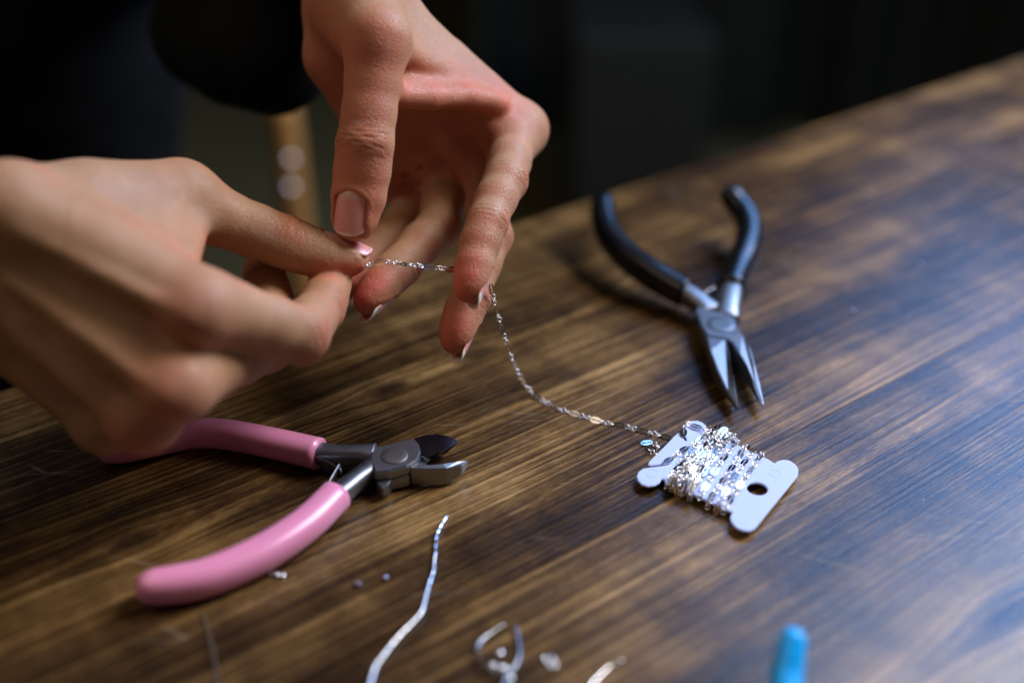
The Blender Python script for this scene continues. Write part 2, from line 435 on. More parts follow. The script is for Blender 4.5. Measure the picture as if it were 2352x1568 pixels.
# --- pink handled side cutters
def zc(x, y): return ((240 + x / 2.352) * .91875, (980 + y / 2.352) * .91875)
def zg(pts, z): return [gnd(*zc(x, y), zz) for (x, y), zz in zip(pts, z)]
pk = empty('side_cutters', tuple(gnd(*zc(1755, 372), 0))); tag(pk, 'side cutters with pink vinyl grips and dark steel jaws, lying open below the hands', 'pliers')
tube('grip', zg([(1312, 362), (1050, 302), (760, 248), (560, 246), (360, 292), (175, 340), (90, 352)], [.0056, .0056, .0056, .0056, .0055, .0050, .0048]),
     [(.0052, .0051), (.0051, .0050), (.0049, .0050), (.0048, .0050), (.0042, .0048), (.0035, .0044), (.0030, .0042)], MAT['pink'], pk, power=2.3, roundend=(False, True))
tube('grip', zg([(1412, 607), (1250, 765), (1050, 905), (850, 1010), (650, 1088), (480, 1125), (360, 1142)], [.0056] * 7),
     [(.0053, .0050), (.0054, .0051), (.0056, .0052), (.0056, .0052), (.0055, .0052), (.0054, .0052), (.0051, .0050)], MAT['pink'], pk, power=2.3, roundend=(False, True))
# steel arms running into the grips
tube('arm', zg([(1240, 345), (1330, 362), (1430, 372), (1540, 372), (1640, 372)], [.0055, .0055, .0055, .0056, .0058]), [(.0034, .0034)] * 2 + [(.0030, .0034), (.0032, .0034), (.0046, .0030)], MAT['steel'], pk, power=3)
tube('arm', zg([(1380, 640), (1470, 570), (1560, 500), (1650, 440), (1720, 410)], [.0055, .0055, .0055, .0056, .0052]), [(.0034, .0034)] * 2 + [(.0033, .0034), (.0040, .0034), (.0052, .0030)], MAT['steel_bright'], pk, power=2.6)
head = [(1612, 352), (1650, 318), (1760, 292), (1868, 266), (1898, 300), (1910, 345), (1895, 392), (1830, 432), (1720, 462), (1640, 470), (1615, 410)]
h1 = prism('joint_plate', *flat([zc(*p) for p in head], .0092, .0056), MAT['steel'], pk, .0005)
low = [(1640, 430), (1850, 408), (1925, 375), (1950, 430), (1850, 455), (1840, 490), (1740, 510), (1720, 540), (1680, 560), (1650, 540)]
prism('joint_plate', *flat([zc(*p) for p in low], .0056, .0012), MAT['steel'], pk, .0004)
c = gnd(*zc(1755, 374), .0092); disc('rivet', c, .0043, .0003, MAT['rivet'], pk)
ja = [(1872, 268), (1935, 252), (2005, 246), (2070, 256), (2112, 274), (2136, 292), (2085, 322), (1990, 368), (1940, 388), (1912, 345)]
top, bot = planar([zc(*p) for p in ja], [(zc(1872, 268), .0088), (zc(2136, 292), .0072), (zc(1940, 388), .0074)], .0012)
sp = gnd(*zc(1975, 258), .0088)
for i in (5, 6, 7, 8): bot[i][:2] = bot[i][:2] * .25 + sp[:2] * .75
bot[4][:2] = bot[4][:2] * .55 + sp[:2] * .45
prism('jaw', top, bot, MAT['blade'], pk, .00012)
jb = [(1850, 405), (1950, 426), (2040, 420), (2120, 407), (2186, 400), (2150, 428), (2060, 447), (1945, 452), (1850, 447)]
prism('jaw', *flat([zc(*p) for p in jb], [.0078] * 3 + [.0074, .0066, .0070] + [.0076] * 3, [.0010] * 3 + [.0022, .0040, .0030] + [.0010] * 3), MAT['steel_bright'], pk, .00025)
tube('spring', zg([(1372, 540), (1400, 490), (1434, 432)], [.0060, .0066, .0070]), [(.0003, .0012)] * 3, MAT['steel_bright'], pk, seg=10)
tube('spring', zg([(1300, 395), (1370, 425), (1442, 470)], [.0060, .0060, .0064]), [(.0003, .0012)] * 3, MAT['steel'], pk, seg=10)

# --- black handled chain-nose pliers
def zk(x, y): return ((1450 + x / 2.614) * .91875, (450 + y / 2.614) * .91875)
def kg(pts, z): return [gnd(*zk(x, y), zz) for (x, y), zz in zip(pts, z)]
bp_ = empty('chain_nose_pliers', tuple(gnd(*zk(920, 945), 0))); tag(bp_, 'chain nose pliers with black grips standing open near the table edge', 'pliers')
tube('grip', kg([(690, 742), (600, 690), (450, 600), (300, 488), (190, 360), (152, 240), (150, 165)], [.0085, .0095, .0115, .0135, .0160, .0185, .0200]),
     [(.0056, .0058), (.0059, .0060), (.0060, .0062), (.0059, .0062), (.0057, .0060), (.0055, .0058), (.0053, .0056)], MAT['black'], bp_, power=2.2, roundend=(False, True))
tube('grip', kg([(985, 715), (1035, 580), (1085, 460), (1108, 340), (1085, 240), (1030, 160), (1005, 128)], [.0085, .0095, .0115, .0135, .0160, .0185, .0200]),
     [(.0056, .0058), (.0059, .0060), (.0060, .0062), (.0059, .0062), (.0057, .0060), (.0055, .0058), (.0053, .0056)], MAT['black'], bp_, power=2.2, roundend=(False, True))
tube('arm', kg([(640, 712), (720, 765), (800, 822), (860, 870)], [.0085, .0080, .0072, .0066]), [(.0040, .0042), (.0042, .0042), (.0044, .0038), (.0060, .0032)], MAT['steel'], bp_, power=2.6)
tube('arm', kg([(1000, 670), (975, 770), (962, 850), (950, 910)], [.0085, .0080, .0072, .0064]), [(.0044, .0042), (.0050, .0042), (.0050, .0038), (.0056, .0032)], MAT['steel'], bp_, power=2.6)
hd = [(758, 852), (780, 818), (850, 850), (930, 862), (1012, 884), (1022, 945), (1062, 1005), (985, 1046), (950, 1040), (830, 1014), (790, 940)]
prism('joint_plate', *flat([zk(*p) for p in hd], .0098, .0020), MAT['steel'], bp_, .0006)
c = gnd(*zk(920, 942), .0098); disc('rivet', c, .0054, .0003, MAT['steel_bright'], bp_)
jl = [(828, 1016), (952, 1042), (975, 1130), (992, 1225), (1018, 1360), (1036, 1476), (1022, 1482), (960, 1372), (900, 1250), (850, 1110)]
prism('jaw', *flat([zk(*p) for p in jl], [.0097, .0097, .0096, .0093, .0070, .0052, .0050, .0062, .0080, .0094], [.002, .002, .002, .002, .0026, .0036, .0036, .0026, .002, .002]), MAT['steel'], bp_, .0005)
jr = [(988, 1048), (1062, 1006), (1112, 1090), (1142, 1200), (1175, 1330), (1203, 1456), (1190, 1464), (1140, 1340), (1090, 1215), (1040, 1130)]
prism('jaw', *flat([zk(*p) for p in jr], [.0097, .0097, .0094, .0084, .0066, .0050, .0050, .0066, .0090, .0096], [.002, .002, .002, .002, .0026, .0036, .0036, .0026, .002, .002]), MAT['steel_bright'], bp_, .0005)
tube('spring', kg([(790, 770), (840, 735), (882, 712)], [.0095, .0100, .0100]), [(.0004, .0014)] * 3, MAT['steel_bright'], bp_, seg=10)
tube('spring', kg([(810, 800), (835, 800), (870, 850)], [.0075, .0080, .0080]), [(.0004, .0014)] * 3, MAT['steel_bright'], bp_, seg=10)

# --- blue grip of another tool at the lower border
def zb6(x, y): return ((1760 + x / 2.94) * .91875, (1350 + y / 2.94) * .91875)
bl = empty('blue_handled_tool', tuple(gnd(*zb6(600, 1000), 0))); tag(bl, 'rounded bright blue vinyl tool handle cut off by the lower border', 'tool')
tube('grip', [gnd(*zb6(*p), z) for p, z in (((655, 735), .0165), ((630, 850), .0140), ((605, 1000), .0110), ((600, 1200), .0085), ((620, 1450), .0065), ((660, 1750), .0055))],
     [(.0034, .0036), (.0039, .0042), (.0042, .0046), (.0043, .0047), (.0044, .0048), (.0044, .0048)], MAT['blue'], bl, power=2.2, roundend=(True, False))
tube('arm', [gnd(*zb6(*p), .0055) for p in ((650, 1700), (700, 1950), (760, 2200))], [(.003, .003)] * 3, MAT['steel'], bl)
# ------------------------------------------------------------------ card bobbin and chain
def z1(x, y): return ((1550 + x / 4.612) * .91875, (1020 + y / 4.612) * .91875)
BZ = 0.0030                                             # top face of the bobbin card
outer = [(480, 806), (455, 852), (400, 884), (325, 896), (255, 878), (208, 832), (192, 782), (214, 730), (265, 692), (340, 680), (440, 668), (545, 648),
         (545, 636), (440, 646), (345, 660), (324, 646), (336, 612), (420, 530), (540, 410), (640, 306), (672, 280), (694, 284), (716, 318), (748, 368), (766, 380), (766, 350), (726, 268), (722, 220), (760, 172), (822, 144),
         (890, 140), (952, 162), (992, 196), (1006, 240), (1040, 285), (1200, 350), (1480, 478), (1700, 578), (1786, 632), (1815, 606), (1880, 588), (1962, 600), (2030, 648), (2058, 700), (2050, 770),
         (1900, 955), (1700, 1200), (1560, 1374), (1500, 1410), (1420, 1406), (1342, 1372), (1288, 1312), (1270, 1250), (1300, 1196), (1250, 1178), (1060, 1090), (820, 975), (600, 868), (540, 832)]
bob = empty('thread_bobbin', tuple(gnd(*z1(1200, 800), 0))); tag(bob, 'small white plastic floss bobbin with round hole and rounded lobes, chain wound on it', 'bobbin')
def bobbin_mesh():
    o3 = [gnd(*z1(*p), BZ) for p in outer]
    hc = gnd(*z1(1583, 925), BZ); hr = 0.0033
    bm = bmesh.new()
    def loop(pts):
        vs = [bm.verts.new(Vector(map(float, p))) for p in pts]
        return [bm.edges.new((vs[i], vs[(i + 1) % len(vs)])) for i in range(len(vs))]
    e = loop(o3) + loop([hc + np.array([hr * math.cos(a), hr * math.sin(a), 0]) for a in np.linspace(0, 2 * math.pi, 33)[:-1]])
    bmesh.ops.triangle_fill(bm, use_beauty=True, use_dissolve=False, edges=e)
    for f in bm.faces:
        if f.normal.z < 0: f.normal_flip()
    r = bmesh.ops.extrude_face_region(bm, geom=list(bm.faces))
    for v in [g for g in r['geom'] if isinstance(g, bmesh.types.BMVert)]: v.co.z -= 0.0011
    bmesh.ops.recalc_face_normals(bm, faces=bm.faces)
    es = [x for x in bm.edges if x.calc_face_angle(0) > 1.0]
    bmesh.ops.bevel(bm, geom=es, offset=0.00022, segments=2, affect='EDGES', clamp_overlap=True)
    me = bpy.data.meshes.new('card'); bm.to_mesh(me); bm.free()
    for p in me.polygons: p.use_smooth = abs(p.normal.z) < 0.98
    return me
link_mesh('card', bobbin_mesh(), MAT['plastic'], bob)
def ring_mesh(name, r, w, seg=24, sub=8):
    V = []; F = []
    for i in range(seg):
        a = 2 * math.pi * i / seg
        for k in range(sub):
            b = 2 * math.pi * k / sub
            V.append(((r + w * math.cos(b)) * math.cos(a), (r + w * math.cos(b)) * math.sin(a), w * math.sin(b)))
    for i in range(seg):
        for k in range(sub):
            F.append((i * sub + k, ((i + 1) % seg) * sub + k, ((i + 1) % seg) * sub + (k + 1) % sub, i * sub + (k + 1) % sub))
    return mesh_from(name, V, F)
for (cx, cy) in ((372, 752), (1780, 750)):               # faint moulded rings on the lobes
    me = ring_mesh('moulded_ring', .0019, .00016)
    o = link_mesh('moulded_ring', me, MAT['plastic'], bob); p = gnd(*z1(cx, cy), BZ - .00008)
    o.location = p - 0 * p; 

def petal_mesh():
    """flat oval link: two petals round a slit, pierced at both ends"""
    n = 28; V = []; F = []
    for z in (0.00013, -0.00013):
        for i in range(n):
            a = 2 * math.pi * i / n
            V.append((0.0021 * math.cos(a), 0.00118 * math.copysign(abs(math.sin(a)) ** 0.9, math.sin(a)), z))
        for i in range(n):
            a = 2 * math.pi * i / n
            x = 0.0018 * math.cos(a); y = 0.00040 * math.sin(a) * (0.35 + 0.65 * abs(math.cos(a)) ** .5) + 0.00016 * math.copysign(1, math.sin(a)) * (abs(math.cos(a)) > .8)
            V.append((x, y, z))
    m = 2 * n
    for i in range(n):
        j = (i + 1) % n
        F.append((i, j, n + j, n + i)); F.append((m + i, m + n + i, m + n + j, m + j))
        F.append((i, m + i, m + j, j)); F.append((n + i, n + j, m + n + j, m + n + i))
    return mesh_from('petal_link', V, F, False)
RINGM = ring_mesh('ring_link', .00080, .00020, 18, 8); RINGM.materials.append(MAT['ring_silver'])
PETALM = petal_mesh(); PETALM.materials.append(MAT['silver'])
chain = empty('silver_chain', tuple(gnd(1229, 908, 0))); tag(chain, 'fine silver chain of flat oval and round links running from the fingers to the bobbin', 'chain')
def place_link(kind, p, t, up, roll, parent):
    t = unit(t); s = unit(np.cross(up, t)); u = np.cross(t, s)
    c, sn = math.cos(roll), math.sin(roll)
    s2 = s * c + u * sn; u2 = -s * sn + u * c
    o = bpy.data.objects.new(kind, PETALM if kind == 'petal_link' else RINGM); COL.objects.link(o)
    o.parent = parent
    M = Matrix(((t[0], s2[0], u2[0], p[0]), (t[1], s2[1], u2[1], p[1]), (t[2], s2[2], u2[2], p[2]), (0, 0, 0, 1)))
    o.matrix_parent_inverse = Matrix.Translation(parent.location).inverted()
    o.matrix_basis = M
    return o
rng_ = random.Random(4)
def lay_chain(path, up_fn, parent, phase=0.0, petal_roll=0.15, ring_alt=0.75, maxn=400, rolls=None):
    path = np.asarray(path); d = np.linalg.norm(np.diff(path, axis=0), axis=1); S = np.concatenate([[0], np.cumsum(d)])
    tot = S[-1]
    # one period: flat link then three round links
    pitch = [('petal_link', 0.0), ('ring_link', 0.00290), ('ring_link', 0.00425), ('ring_link', 0.00560)]; per = 0.00850
    s = -phase; k = 0; n = 0; pc = 0
    while s < tot and n < maxn:
        for kind, off in pitch:
            q = s + off
            if 0 <= q <= tot:
                p = np.array([np.interp(q, S, path[:, i]) for i in range(3)])
                q2, q1 = min(q + .0009, tot), max(q - .0009, 0)
                t = np.array([np.interp(q2, S, path[:, i]) - np.interp(q1, S, path[:, i]) for i in range(3)])
                up = up_fn(q / tot)
                if kind == 'petal_link':
                    r = rng_.uniform(-petal_roll, petal_roll)
                    if rolls is not None and pc < len(rolls): r = rolls[pc]
                    pc += 1
                else:
                    k += 1; r = ring_alt * (1 if k % 2 else -1) + rng_.uniform(-.25, .25)
                place_link(kind, p, t, up, r, parent); n += 1
        s += per
    return n
def z3(x, y): return ((820 + x / 3.485) * .91875, (450 + y / 3.485) * .91875)
def z2(x, y): return ((1150 + x / 3.41) * .91875, (680 + y / 3.41) * .91875)
# taut run between the two hands
A = [at(*z3(x, y), d) for x, y, d in ((120, 742, .3815), (205, 742, .3800), (275, 745, .3785), (370, 735, .3765), (480, 712, .3745), (580, 720, .3735), (680, 735, .3730), (790, 748, .3735), (915, 760, .3755), (1035, 775, .3785), (1120, 788, .3815), (1260, 830, .3850), (1380, 865, .3850))]
lay_chain(catmull(A, 8), lambda u: -FWD, chain, phase=.0022, petal_roll=.9, rolls=[.9, .2, 1.15, .35, .5, 0])
# hanging part and the run along the table top
hp = [(255, 85), (275, 180), (295, 260), (318, 345), (350, 460), (385, 570), (418, 672), (452, 765), (500, 870), (560, 965), (640, 1050)]
B = [at(*z2(x, y), .3850 + (.4165 - .3850) * (i / 10) ** 1.25) for i, (x, y) in enumerate(hp)]
B[-1] = gnd(*z2(640, 1050), .0012)
B += [gnd(*z2(x, y), .0006) for x, y in ((720, 1103), (780, 1138), (840, 1163), (920, 1190), (990, 1212), (1060, 1232), (1150, 1260), (1290, 1292), (1420, 1318), (1530, 1347), (1640, 1372), (1770, 1408), (1850, 1435))]
def glint(p): return unit(unit(CAMP - p) + unit(np.array(WIN) - p))
HV = glint(at(1150, 780, .40))
lay_chain(catmull(B, 8), lambda u: (HV if u < .45 else unit((0.12, -.62, .78))), chain, phase=.0058, petal_roll=.22, rolls=[.35, -.3, .28, -.25, .1, .12, -.1, .15, -.05, .1, .2])
# short end lying beside the card
T = [gnd(*z1(x, y), .0007) for x, y in ((250, 430), (300, 400), (380, 405), (440, 450), (400, 480), (330, 450), (345, 490), (430, 530), (520, 520))]
lay_chain(catmull(T, 8), lambda u: np.array([0, 0, 1.0]), chain, phase=.006, petal_roll=.2)
# windings
def lerp2(a, b, t): return (a[0] + (b[0] - a[0]) * t, a[1] + (b[1] - a[1]) * t)
lowE = [(545, 838), (1290, 1190)]; highE = [(1020, 262), (1700, 580)]
def winding(ul, uh, lift, bow=0.0, ph=0.0):
    a = lerp2(*lowE, ul); b = lerp2(*highE, uh)
    pts = []
    z0 = BZ - .0012
    pa = gnd(*z1(*a), BZ); pb = gnd(*z1(*b), BZ); dirn = unit(pb - pa); side = np.array([-dirn[1], dirn[0], 0])
    L = np.linalg.norm(pb - pa)
    for t, z in ((-.045, -.0022), (-.055, -.0010), (-.03, .0003), (.04, .0009), (.25, .0010), (.5, .0011), (.75, .0010), (.96, .0009), (1.03, .0003), (1.055, -.0010), (1.045, -.0022)):
        pts.append(pa + (pb - pa) * t + side * bow * math.sin(max(0, min(1, t)) * math.pi) + np.array([0, 0, z + (lift if z > 0 else lift * .3)]))
    lay_chain(catmull(pts, 8), lambda u: np.array([0, 0, 1.0]), chain, phase=ph, petal_roll=.8, ring_alt=.55)
W = [(.08, .40, .0022, .0008), (.38, .14, .0026, -.0006), (0.02, .02, 0, .0004), (.06, .10, 0, -.0006), (.10, .04, .0012, .0008), (.19, .12, .0014, -.0008), (.23, .22, .0004, .0006), (.27, .18, .0020, 0), 
     (.35, .30, .0014, 0), (.39, .36, .0004, .0005), (.13, .26, .0030, -.0010), (.52, .47, .0002, .0004), (.66, .62, .0, -.0004), (.80, .76, 0, .0004), (.90, .90, 0, 0)]
for i, (a, b, l, bw) in enumerate(W): winding(a, b, l, bw, (i * .0031) % .0085)
# end tucked through the slit, and the loop over the upper lobe
T = [gnd(*z1(x, y), BZ + .0006) for x, y in ((505, 640), (540, 612), (610, 570), (700, 500), (780, 450), (840, 425), (900, 380), (960, 340), (1020, 330))]
lay_chain(catmull(T, 8), lambda u: np.array([0, 0, 1.0]), chain, phase=.0060, petal_roll=.15)
T = [gnd(*z1(x, y), BZ + z) for x, y, z in ((745, 350, -.0006), (735, 300, .0006), (745, 220, .0009), (790, 182, .0009), (860, 205, .0007), (950, 235, .0008), (1050, 275, .0010), (1120, 330, .0014), (1220, 400, .0020))]
lay_chain(catmull(T, 8), lambda u: np.array([0, 0, 1.0]), chain, phase=.0062, petal_roll=.3)
# ------------------------------------------------------------------ hands (implicit surfaces, millimetres)
class Field:
    def __init__(s, lo, hi, vox):
        s.lo = np.array(lo, float); s.vox = vox
        s.n = np.ceil((np.array(hi) - s.lo) / vox).astype(int) + 1
        s.ax = [(s.lo[i] + vox * np.arange(s.n[i])).astype(np.float32) for i in range(3)]
    def new(s): return np.full(s.n, 40.0, np.float32)
    def sl(s, lo, hi):
        a = np.clip(np.floor((np.asarray(lo) - s.lo) / s.vox).astype(int), 0, s.n - 1)
        b = np.clip(np.ceil((np.asarray(hi) - s.lo) / s.vox).astype(int) + 1, 1, s.n)
        return tuple(slice(a[i], max(b[i], a[i] + 1)) for i in range(3))
    def grid(s, sl):
        return (s.ax[0][sl[0]][:, None, None], s.ax[1][sl[1]][None, :, None], s.ax[2][sl[2]][None, None, :])
def smin(a, b, k):
    h = np.maximum(k - np.abs(a - b), 0) / k
    return np.minimum(a, b) - h * h * k * 0.25
def cap_d(G, a, b, ra, rb):
    X, Y, Z = G
    ba = b - a; l2 = float(ba @ ba) + 1e-9
    px, py, pz = X - a[0], Y - a[1], Z - a[2]
    h = np.clip((px * ba[0] + py * ba[1] + pz * ba[2]) / l2, 0, 1)
    dx, dy, dz = px - h * ba[0], py - h * ba[1], pz - h * ba[2]
    return np.sqrt(dx * dx + dy * dy + dz * dz) - (ra + (rb - ra) * h)
def add_cap(F, f, a, b, ra, rb, k, margin=17.0):
    a = np.asarray(a, float); b = np.asarray(b, float)
    r = max(ra, rb) + margin
    sl = F.sl(np.minimum(a, b) - r, np.maximum(a, b) + r)
    f[sl] = smin(f[sl], cap_d(F.grid(sl), a, b, ra, rb).astype(np.float32), k)
def surface_nets(f, lo, vox):
    n = np.array(f.shape)
    ins = f < 0
    c = np.zeros(n - 1, np.int8)
    for dx in (0, 1):
        for dy in (0, 1):
            for dz in (0, 1):
                c += ins[dx:n[0] - 1 + dx, dy:n[1] - 1 + dy, dz:n[2] - 1 + dz]
    act = (c > 0) & (c < 8)
    idx = -np.ones(n - 1, np.int64); ijk = np.argwhere(act); idx[act] = np.arange(len(ijk))
    pos = np.zeros((len(ijk), 3)); cnt = np.zeros(len(ijk))
    corners = [(x, y, z) for x in (0, 1) for y in (0, 1) for z in (0, 1)]
    val = {cr: f[ijk[:, 0] + cr[0], ijk[:, 1] + cr[1], ijk[:, 2] + cr[2]] for cr in corners}
    for c1 in corners:
        for axx in range(3):
            if c1[axx] == 0:
                c2 = list(c1); c2[axx] = 1; c2 = tuple(c2)
                a, b = val[c1], val[c2]; m = (a < 0) != (b < 0)
                t = np.where(m, a / np.where(m, a - b, 1), 0)
                q = np.tile(np.array(c1, float), (len(ijk), 1)); q[:, axx] += t
                pos += q * m[:, None]; cnt += m
    V = (ijk + pos / cnt[:, None]) * vox + lo
    Q = []
    for axx in range(3):
        u, v = (axx + 1) % 3, (axx + 2) % 3
        s0 = [slice(1, n[i] - 1) for i in range(3)]; s1 = list(s0)
        s0[axx] = slice(0, n[axx] - 1); s1[axx] = slice(1, n[axx])
        a, b = ins[tuple(s0)], ins[tuple(s1)]
        e = np.argwhere(a != b)
        flip = a[a != b]
        off = np.ones(3, int); off[axx] = 0
        e = e + off
        def g(du, dv):
            w = e.copy(); w[:, u] -= du; w[:, v] -= dv
            return idx[w[:, 0], w[:, 1], w[:, 2]]
        q = np.stack([g(1, 1), g(0, 1), g(0, 0), g(1, 0)], 1)
        q[~flip] = q[~flip][:, ::-1]
        Q.append(q)
    return V, np.concatenate(Q)

def resample(P, R, step=4.0):
    P = np.asarray(P, float); out = [P[0]]; ro = [R[0]]
    for i in range(len(P) - 1):
        m = max(1, int(np.linalg.norm(P[i + 1] - P[i]) / step))
        for k in range(1, m + 1):
            out.append(P[i] + (P[i + 1] - P[i]) * k / m); ro.append(R[i] + (R[i + 1] - R[i]) * k / m)
    return np.array(out), np.array(ro)

class Finger:
    """J: joint centres (mm) from knuckle to tip centre; n: palmar direction per joint."""
    def __init__(s, J, prof, axis=None, dorsal=None, wide=1.0, nail=None):
        s.J = [np.asarray(j, float) for j in J]
        s.prof = prof; s.wide = wide; s.nail = nail
        s.seg = [unit(s.J[i + 1] - s.J[i]) for i in range(3)] if len(s.J) == 4 else [unit(s.J[i + 1] - s.J[i]) for i in range(len(s.J) - 1)]
        s.n = []; s.a = []
        for d in s.seg:
            if dorsal is not None:
                n = -(dorsal - d * (dorsal @ d)); n = unit(n)
            else:
                n = unit(np.cross(axis, d))
            s.n.append(n); s.a.append(unit(np.cross(d, n)))
def finger_field(F, fg, scale=1.0):
    """prof: per segment list of (t, radius, palmar offset)."""
    f = F.new(); 
    for i, rows in enumerate(fg.prof):
        A = fg.J[i]; B = fg.J[i + 1]; n = fg.n[i]; a = fg.a[i]
        for (r0, r1) in zip(rows[:-1], rows[1:]):
            p0 = A + (B - A) * r0[0] + n * r0[2]; p1 = A + (B - A) * r1[0] + n * r1[2]
            w0 = r0[3] if len(r0) > 3 else 1.2; w1 = r1[3] if len(r1) > 3 else 1.2
            for sg in (-1, 1):
                add_cap(F, f, p0 + a * w0 * sg, p1 + a * w1 * sg, r0[1], r1[1], 3.0)
    return f

def build_hand(name, palm_prims, fingers, blend, lo, hi, vox, extra=None):
    F = Field(lo, hi, vox)
    palm = F.new()
    for (a, b, ra, rb, k) in palm_prims:
        add_cap(F, palm, a, b, ra, rb, k)
    tot = palm.copy()
    for fg, (k0, r0, r1) in zip(fingers, blend):
        ff = finger_field(F, fg)
        J = np.array(fg.J); sl = F.sl(J.min(0) - 32, J.max(0) + 32)
        X, Y, Z = F.grid(sl)
        c = fg.J[0]
        dist = np.sqrt((X - c[0]) ** 2 + (Y - c[1]) ** 2 + (Z - c[2]) ** 2)
        t = np.clip((dist - r0) / (r1 - r0), 0, 1); t = t * t * (3 - 2 * t)
        k = k0 + (0.5 - k0) * t
        fi = smin(palm[sl], ff[sl], k)
        tot[sl] = smin(tot[sl], fi, 0.9)
    # close the cut forearm at the border of the grid
    tot[0] = np.maximum(tot[0], 0.5); tot[-1] = np.maximum(tot[-1], 0.5)
    tot[:, 0] = np.maximum(tot[:, 0], 0.5); tot[:, -1] = np.maximum(tot[:, -1], 0.5)
    tot[:, :, 0] = np.maximum(tot[:, :, 0], 0.5); tot[:, :, -1] = np.maximum(tot[:, :, -1], 0.5)
    V, Q = surface_nets(tot, F.lo, vox)
    # relax
    E = np.concatenate([Q[:, [0, 1]], Q[:, [1, 2]], Q[:, [2, 3]], Q[:, [3, 0]]])
    deg = np.bincount(E.ravel(), minlength=len(V))[:, None]
    for it in range(4):
        S = np.zeros_like(V)
        for ax in range(3):
            S[:, ax] = np.bincount(E[:, 0], V[E[:, 1], ax], len(V)) + np.bincount(E[:, 1], V[E[:, 0], ax], len(V))
        lam = 0.5 if it % 2 == 0 else -0.42
        V = V + lam * (S / deg - V)
    me = mesh_from(name, V, Q)
    # one level of subdivision
    o = bpy.data.objects.new('tmp', me); COL.objects.link(o)
    md = o.modifiers.new('s', 'SUBSURF'); md.levels = 1; md.render_levels = 1
    dg = bpy.context.evaluated_depsgraph_get()
    me2 = bpy.data.meshes.new_from_object(o.evaluated_get(dg))
    bpy.data.objects.remove(o); bpy.data.meshes.remove(me)
    me2.name = name
    return me2

def bell(x, w): return np.exp(-(x / w) ** 2)
def sst(x, a, b):
    t = np.clip((x - a) / (b - a), 0, 1); return t * t * (3 - 2 * t)
def vnoise(p, freq, seed):
    """cheap smooth pseudo noise from a few sines"""
    rs = np.random.RandomState(seed); out = 0
    for i in range(6):
        d = unit(rs.normal(size=3)) * freq * rs.uniform(0.6, 1.6); out = out + np.sin(p @ d + rs.uniform(0, 6.28))
    return out / 6

